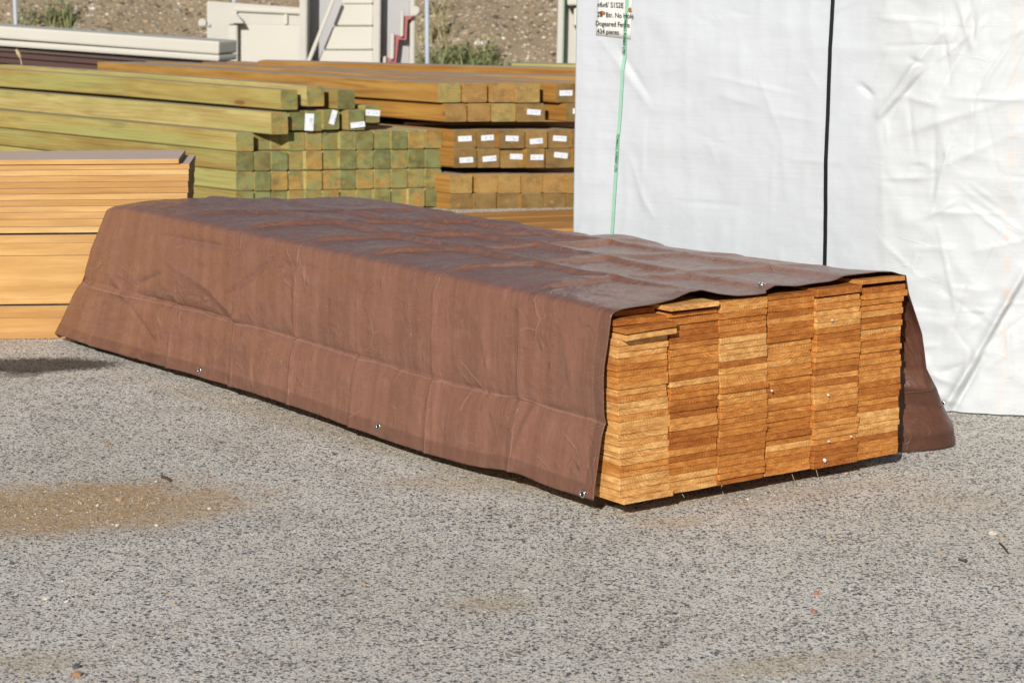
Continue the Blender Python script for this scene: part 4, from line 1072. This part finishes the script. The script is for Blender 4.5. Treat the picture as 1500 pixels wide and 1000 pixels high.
for (u, v_, cl, r, lb) in [
    (157, 651, 'orange', .010, 'round orange pebble on bare asphalt above the sand patch'), (229, 706, 'white', .008, 'white pebble at the upper edge of the sand patch beside a dark chip'),
    (174, 733, 'tan', .010, 'pale tan pebble in the middle of the sand patch'), (249, 733, 'orange', .010, 'ochre pebble in the sand patch near its tip'),
    (274, 730, 'orange', .007, 'small orange pebble at the tip of the sand patch'), (143, 741, 'white', .008, 'bright white pebble in the middle of the sand patch'),
    (307, 745, 'white', .007, 'white pebble just past the tip of the sand patch'), (172, 770, 'white', .009, 'cream pebble on the lower edge of the sand patch'),
    (229, 770, 'white', .007, 'small white pebble on the lower edge of the sand patch'), (69, 877, 'white', .014, 'largest cream stone on the asphalt below the sand patch'),
    (98, 881, 'white', .008, 'small cream pebble beside the largest cream stone'), (113, 977, 'dark', .012, 'dark brown stone near the lower left corner'),
    (113, 990, 'orange', .012, 'orange stone below the dark brown stone, lower left corner'), (17, 826, 'dark', .009, 'dark rusty stone below the left end of the sand patch'),
    (1454, 784, 'white', .016, 'large cream stone beside a thin twig at the right'), (1468, 790, 'tan', .009, 'tan pebble touching the large cream stone'),
    (1196, 870, 'red', .011, 'upper of two brick red pebbles in the foreground'), (1192, 897, 'red', .010, 'lower of two brick red pebbles in the foreground'),
    (1379, 811, 'tan', .008, 'yellowish pebble left of the thin twig'), (1217, 790, 'tan', .009, 'tan pebble on asphalt in front of the open stack end'),
    (1089, 739, 'orange', .007, 'small orange pebble close to the board ends'), (1095, 732, 'white', .008, 'pale pebble close to the board ends beside a straw'),
    (609, 792, 'tan', .006, 'tiny tan pebble on asphalt in front of the tarp'), (398, 726, 'red', .006, 'tiny reddish pebble between the tarp and the sand patch'),
    (533, 853, 'orange', .007, 'lone ochre pebble in the middle foreground'), (255, 884, 'tan', .007, 'pale tan pebble in the foreground right of the cream stones')]:
    o = link('pebble', rock(r * .62), PM[cl]); o.location = on_z(u, v_); o.rotation_euler = (0, 0, random.uniform(0, 6))
    tag(o, lb, 'pebble', 'loose pebbles on the asphalt')
# loose grit gathered on the sand patch and along the stack
V, Fc, mi = [], [], []
def grit(P, r, m):
    i0 = len(V); a = random.uniform(0, 6.28)
    for k in range(5):
        t = a + k * 1.2566; rr = r * random.uniform(.7, 1.2); V.append((P.x + rr * math.cos(t), P.y + rr * math.sin(t), .0))
    V.append((P.x + random.uniform(-.3, .3) * r, P.y + random.uniform(-.3, .3) * r, r * random.uniform(.7, 1.2)))
    for k in range(5): Fc.append((i0 + k, i0 + (k + 1) % 5, i0 + 5)); mi.append(m)
cen, aa, bb, rot = SAND
for _ in range(900):
    a = random.gauss(0, .5) * aa; b = random.gauss(0, .5) * bb
    grit(Vector((cen[0] + a * math.cos(rot) - b * math.sin(rot), cen[1] + a * math.sin(rot) + b * math.cos(rot), 0)), random.choice((.0012, .0014, .0016, .002, .003)), random.choice((0, 0, 0, 1, 2, 3, 2)))
for _ in range(500):
    t = random.random(); P = on_z(900, 752).lerp(on_z(1290, 690), t) + Vector((random.gauss(0, .015), random.gauss(-.01, .03), 0)); grit(P, random.choice((.0012, .0016, .0022)), random.choice((0, 0, 1, 3, 2)))
for _ in range(500):
    t = random.random(); P = on_z(260, 556).lerp(on_z(860, 752), t) + Vector((random.gauss(0, .02), random.gauss(-.02, .04), 0)); grit(P, random.choice((.0012, .0016, .0022)), random.choice((0, 0, 1, 2)))
for _ in range(1800):
    P = on_z(random.uniform(-50, 1550), random.uniform(620, 1010)); grit(P, random.choice((.001, .0013, .0016, .002, .003)), random.choice((0, 0, 1, 2, 2, 4)))
tag(link('gravel', mesh('gravel', V, Fc, mi), [PM['tan'], PM['white'], PM['dark'], PM['orange'], PM['dark']]), 'fine loose grit scattered over the asphalt and sand patch', 'grit', kind='stuff')
def stick(name, pts, r, mat, lb, cat):
    bm = bmesh.new()
    for p, q in zip(pts, pts[1:]):
        d = q - p; bmesh.ops.create_cone(bm, cap_ends=True, segments=8, radius1=r, radius2=r * .8, depth=d.length * 1.05, matrix=Matrix.Translation((p + q) / 2) @ d.to_track_quat('Z', 'Y').to_matrix().to_4x4())
    tag(link(name, bm_mesh(name, bm), mat), lb, cat)
up = lambda p, z: p + Vector((0, 0, z))
stick('twig', [up(on_z(1464, 797), .003), up(on_z(1470, 804), .006), up(on_z(1477, 812), .003)], .0022, M['twig'], 'thin dark twig lying beside the large cream stone', 'twig')
stick('twig', [up(on_z(238, 700), .003), up(on_z(244, 703), .006), up(on_z(249, 706), .004)], .004, M['twig'], 'dark wood chip above the sand patch', 'twig')
stick('twig', [up(on_z(1405, 821), .003), up(on_z(1416, 824), .004)], .003, M['twig'], 'short dark chip left of the thin twig', 'twig')
a = L2W(.285, -.012, .040); stick('straw', [a, up(on_z(1056, 722), .012), up(on_z(1062, 731), .003)], .0011, M['straw'], 'bent straw poking out below the third board column', 'straw')
for k, (w, z0, z1, lb) in enumerate([(.575, .036, .016, 'splinter hanging below the fourth and fifth board columns'), (.50, .036, .022, 'splinter hanging below the middle of the fourth board column'), (.175, .036, .028, 'tiny splinter hanging below the second board column')]):
    stick('splinter', [L2W(w, -.006, z0), L2W(w + .004, -.010, z1)], .0005, M['straw'], lb, 'splinter')
def scrap(u, v_, lb, r=.005):
    P = on_plane(u, v_, O_ - B_ * .010, B_); bm = bmesh.new(); bmesh.ops.create_icosphere(bm, subdivisions=1, radius=r)
    for q in bm.verts: q.co *= random.uniform(.5, 1.25)
    o = link('plastic_scrap', bm_mesh('plastic_scrap', bm), M['scrap']); o.location = P; o.rotation_euler = (random.random(), random.random(), YAW); o.scale = (.95, .25, .6)
    tag(o, lb, 'scrap', 'white scraps stapled to the board ends')
scrap(1219, 469, 'topmost white scrap stapled to the fifth board column')
scrap(1213.5, 579, 'white scrap at mid height on the fifth board column')
scrap(1214, 646, 'white scrap low on the fifth board column, left of its neighbour')
scrap(1247, 639, 'white scrap low on the fifth board column, at its right edge', .004)
scrap(1208, 674, 'lowest and largest white scrap, near the foot of the fifth board column', .007)
scrap(1131, 572, 'pale splinter like scrap at the edge of the fourth board column', .005)

# ------------------------------------------------------------------ light, sky, camera
AZ, EL = R(14), R(25.5)
Ld = Vector((math.sin(AZ) * math.cos(EL), math.cos(AZ) * math.cos(EL), -math.sin(EL)))
sun = bpy.data.lights.new('sun', 'SUN'); sun.energy = 5.0; sun.angle = R(.53); sun.color = (1, .972, .925)
so = bpy.data.objects.new('sun', sun); COL.objects.link(so); so.rotation_euler = (-Ld).to_track_quat('Z', 'Y').to_euler(); so.location = (-4, -10, 8)
Wd = bpy.data.worlds.new('World'); S.world = Wd; Wd.use_nodes = True
nt = Wd.node_tree; bg = nt.nodes['Background']
sky = nt.nodes.new('ShaderNodeTexSky'); sky.sky_type = 'NISHITA'; sky.sun_disc = False; sky.sun_elevation = EL; sky.sun_rotation = math.atan2(-Ld.x, -Ld.y)
nt.links.new(sky.outputs[0], bg.inputs[0]); bg.inputs[1].default_value = .055
cam = bpy.data.cameras.new('camera'); cam.sensor_width = 36; cam.lens = F / 1500 * 36; cam.clip_end = 500; cam.clip_start = .05
cam.dof.use_dof = True; cam.dof.focus_distance = 5.4; cam.dof.aperture_fstop = 10
co = bpy.data.objects.new('camera', cam); COL.objects.link(co); co.location = EYE; co.rotation_euler = (math.pi / 2 - PITCH, 0, 0)
S.camera = co
S.view_settings.view_transform = 'Standard'; S.view_settings.look = 'None'; S.view_settings.exposure = .13; S.view_settings.gamma = 1
